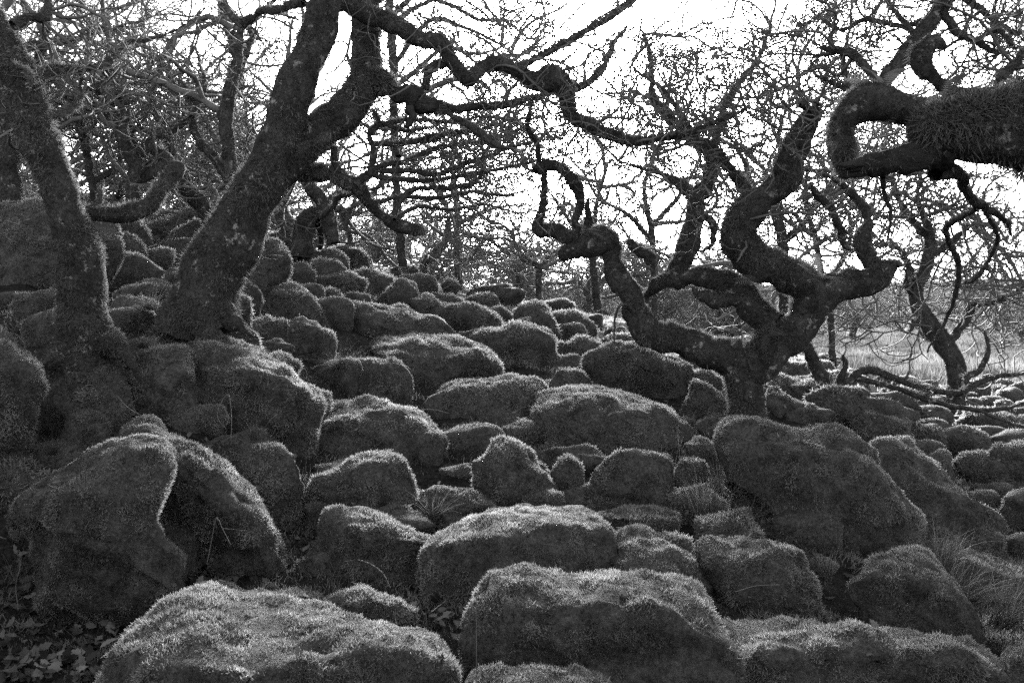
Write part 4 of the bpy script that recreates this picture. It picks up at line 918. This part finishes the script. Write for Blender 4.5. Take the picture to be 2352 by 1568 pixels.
# ------------------------------------------------------------------ rushes, grass, ferns, stems
def blades(n, length, w, spread, seed, lean=(0, 0), droop=.5):
    r = np.random.default_rng(seed); k = 6; Vs, Fs, ts, m = [], [], [], 0
    for i in range(n):
        a = r.uniform(0, 6.28); el = r.uniform(.35, 1.0) * spread; d = np.array([math.cos(a) * el + lean[0], math.sin(a) * el + lean[1], 1.0]); d /= np.linalg.norm(d)
        L_ = length * r.uniform(.5, 1.15); t = np.linspace(0, 1, k)[:, None]
        P = np.array([r.normal(0, .06), r.normal(0, .05), 0]) * length * 1.6 + d * t * L_; P = P + np.array([d[0], d[1], 0]) * t ** 2 * L_ * droop * .6; P[:, 2] -= (t[:, 0] ** 2) * L_ * droop * r.uniform(.3, 1.3) * (np.hypot(d[0], d[1]) + .15)
        s_ = np.cross(d, r.normal(0, 1, 3)); s_ /= np.linalg.norm(s_); wd = w * (1 - t * .9) * .5
        Vs.append(np.concatenate([P - s_ * wd, P + s_ * wd])); j = np.arange(k - 1); Fs.append(np.stack([j, j + 1, k + j + 1, k + j], -1) + m); m += 2 * k; ts.append(np.full(2 * k, r.random()))
    return np.concatenate(Vs), np.concatenate(Fs), np.concatenate(ts)
def tuft(label, u, v, D, n, length, spread=.5, lean=(0, 0), droop=.6, w=.004, name='rush_clump', cat='rushes', grp='rush and grass clumps'):
    V, F, ts = blades(n, length, w, spread, int(u + v), lean, droop)
    o = link(name, make_mesh(name, V, F, M_GRASS, True, ts), label=label, category=cat, group=grp); o.location = W(u, v, D)
tuft('dense arching rush clump between the wedge boulder and the pale slab', 2190, 1400, 4.3, 260, .42, .55, (.5, -.1), .9)
tuft('tall thin rushes rising behind the wedge boulder peak', 2160, 1310, 4.7, 120, .36, .6, (.35, 0), .8)
tuft('rushes lapping the end of the smooth pale slab', 2300, 1440, 4.1, 200, .40, .6, (.4, -.2), .9)
tuft('rush clump arching out of the hollow behind the hog-backed boulder', 1880, 1330, 4.5, 160, .36, .6, (-.5, -.2), .9)
tuft('sparse wiry stems standing left of the double-humped boulder', 1620, 1190, 5.2, 90, .34, .5, (0, 0), .3, .003)
tuft('thin bent grass below the double-humped boulder', 1730, 1210, 5.0, 130, .30, .7, (-.2, -.2), .7, .003)
tuft('wisps of grass beside the flank of the double-humped boulder', 1650, 1130, 5.6, 90, .28, .6, (0, 0), .6, .003)
tuft('dry grass on the dark gap right of the saddle-shaped boulder', 990, 1190, 4.9, 110, .22, .8, (.2, -.2), .6, .003, 'grass_tuft', 'grass')
tuft('dry grass hanging from the great shaggy boulder', 590, 1010, 5.2, 60, .26, .6, (0, -.3), .8, .003, 'grass_tuft', 'grass')
tuft('trailing grass spilling at the left root of the big forked trunk', 350, 712, 6.5, 200, .24, .8, (-.2, -.3), 1.2, .004, 'grass_tuft', 'grass')
tuft('long hanging grass on the rock stump by the squarish block', 780, 850, 7.2, 220, .26, .7, (0, -.5), 1.5, .004, 'grass_tuft', 'grass')
tuft('wispy grass on the low hump under the dark bank', 120, 1045, 4.6, 130, .16, .8, (0, -.1), .6, .003, 'grass_tuft', 'grass')
tuft('grass growing under the domed boulder', 1190, 855, 9.1, 150, .26, .7, (0, -.2), .5, .006, 'grass_tuft', 'grass')
tuft('grass tuft on the tufted hump at the forked trunk', 520, 735, 6.45, 150, .14, .9, (0, 0), .6, .004, 'grass_tuft', 'grass')
tuft('grass fringe on the mossy bank beside the trunk roots', 330, 800, 5.35, 240, .15, .9, (0, -.2), 1.0, .003, 'grass_tuft', 'grass')
tuft('thin grass along the edge of the fin-shaped boulder', 40, 1330, 3.9, 60, .2, .7, (.2, 0), .5, .003, 'grass_tuft', 'grass')

def frond():
    n = 15; Vs, Fs, m = [], [], 0; ts = []
    t = np.linspace(0, 1, n)
    C = np.stack([t, 0 * t, .25 * t - .45 * t ** 2], -1)
    for i in range(1, n):
        l = .30 * (math.sin(math.pi * min(1, .12 + .88 * (1 - t[i]) ** .8)) * .6 + .4 * (1 - t[i])) ; wd = .026
        for s_ in (-1, 1):
            tip = C[i] + np.array([.07, s_ * l, -.10 * l]); a, b = C[i] - [wd, 0, 0], C[i] + [wd, 0, 0]
            mid = (C[i] + tip) / 2
            Vs += [a, mid - [wd * .9, 0, 0], tip, mid + [wd * .9, 0, .0], b]; Fs += [(m, m + 1, m + 3, m + 4)]; ts += [.5] * 5
            Fs += [(m + 1, m + 2, m + 2 + 1, m + 1)] if False else []
            m += 5
    V = np.array(Vs); F = np.array(Fs); T3 = np.array([(k + 1, k + 2, k + 3) for k in range(0, m, 5)])
    return V, [F, T3], np.array(ts)
fv, ff, ft = frond(); frond_me = make_mesh('frond', fv, ff, M_FERN, False, ft)
def fern(label, u, v, D, n=5, size=.17, face=0.0, seed=0):
    e = link('fern', None, label=label, category='fern', group='ferns growing on the mossy limbs'); e.empty_display_size = .05; e.location = W(u, v, D)
    r = np.random.default_rng(seed + int(u))
    for i in range(n):
        o = link('frond', frond_me, e); s_ = size * r.uniform(.7, 1.2); o.scale = (s_, s_, s_)
        o.rotation_euler = (r.normal(0, .4), r.normal(0, .5) - .1, face + (i - n / 2) * .5 + r.normal(0, .2))
fern('fern fronds hanging left off the tip of the twisted central limb', 1880, 285, 6.9, 6, .22, 2.6)
fern('fern fronds under the loop of the mossy bough', 1945, 340, 3.15, 4, .10, 2.9)
fern('fern sprouting on top of the loop of the mossy bough', 2030, 205, 3.3, 7, .20, 1.8)
fern('fern growing between the bough and its mossy knob', 2170, 225, 3.35, 6, .16, -.6)
fern('fern above the thickest end of the mossy bough', 2330, 185, 3.1, 7, .18, .4)
fern('large fern hanging below the thick bough', 2330, 400, 3.4, 7, .20, -1.0)
fern('single pale fern tip on the flank of the bough', 2225, 268, 2.98, 2, .05, .3)
fern('ferns crowding the crotch of the twisted oak', 1760, 770, 7.0, 8, .20, -1.2)
fern('ferns on the shaded inner curve of the twisted oak', 1880, 640, 6.9, 8, .22, -1.5)
fern('ferns hanging from the elbow of the central limb', 1740, 640, 6.85, 7, .2, -2.0)
fern('small fern on the head of the serpentine limb', 1345, 530, 7.3, 4, .16, -.5)
fern('fern on the trunk just above the fork of the big tree', 720, 330, 6.1, 6, .16, -1.4)
fern('fern on the slender oak behind the big forked trunk', 530, 390, 9.5, 5, .22, 2.9)
fern('fern growing at the base of the twisted limb', 1700, 760, 6.9, 6, .18, -1.8)

def stem(label, pts, D, name='dead_stem', cat='stem', mat=None):
    p = np.array(pts, float); C = open_spline(np.concatenate([W(p[:, 0], p[:, 1], np.linspace(D[0], D[1], len(p))), (p[:, 2] * .45 * D[0] / FPX)[:, None]], 1), .02)
    tb = Tubes(); b = C[0, :3].copy(); tb.add(C[:, :3] - b, C[:, 3], 6); V, F = tb.arrays(); o = link(name, make_mesh(name, V, F, mat or M_STEM), label=label, category=cat); o.location = b
stem('straight upright dead stem in front of the huge shaggy boulder', [(1096,1620,2.6),(1095,1560,2.4),(1094,1470,2.2),(1094,1365,1.8)], (2.7,2.75))
stem('bent dead stalk on the whale-backed boulder', [(475,1295,1.6),(485,1245,1.6),(497,1188,1.8),(510,1212,1.6),(530,1250,1.4)], (3.95,3.95))
stem('thin straw lying across the whale-backed boulder', [(512,1213,1.3),(545,1216,1.2),(578,1219,1)], (3.95,3.95))
stem('pale hooked stalk in front of the great shaggy boulder', [(530,1010,1.6),(532,960,1.6),(525,906,2.0),(505,930,1.8),(500,960,1.2),(520,985,1.0)], (5.0,5.0))
stem('thin straw slanting over the mossy bank', [(270,910,1.4),(300,940,1.4),(350,965,1.2)], (4.9,4.9))
stem('slim pale twig lying across the hog-backed boulder', [(1690,1358,1.6),(1735,1345,1.6),(1792,1342,1.3)], (3.9,3.9))
stem('forked thin twig standing in the leaves by the fin-shaped boulder', [(42,1400,2.6),(36,1345,2.2),(46,1300,2),(44,1262,1.5)], (3.6,3.5))
stem('curved fallen branch propped on the lumpy boulder', [(795,1290,3.5),(820,1286,4.2),(850,1295,4.5),(880,1318,4),(896,1350,3)], (3.95,3.8), 'fallen_branch', 'branch', M_BRANCH)
stem('stick lying across the brightest slab edge', [(960,941,1.8),(995,940,1.8),(1032,949,1.2)], (6.7,6.7))
stem('short stick lying on the table slab front', [(990,1405,3),(1010,1390,3.4),(1042,1365,3)], (3.6,3.8), 'fallen_branch', 'branch', M_BRANCH)
stem('pale dead twig standing on the low boulder by the upright stem', [(1130,1566,2),(1160,1550,2.2),(1190,1537,2.2),(1215,1536,1.2)], (2.6,2.6))
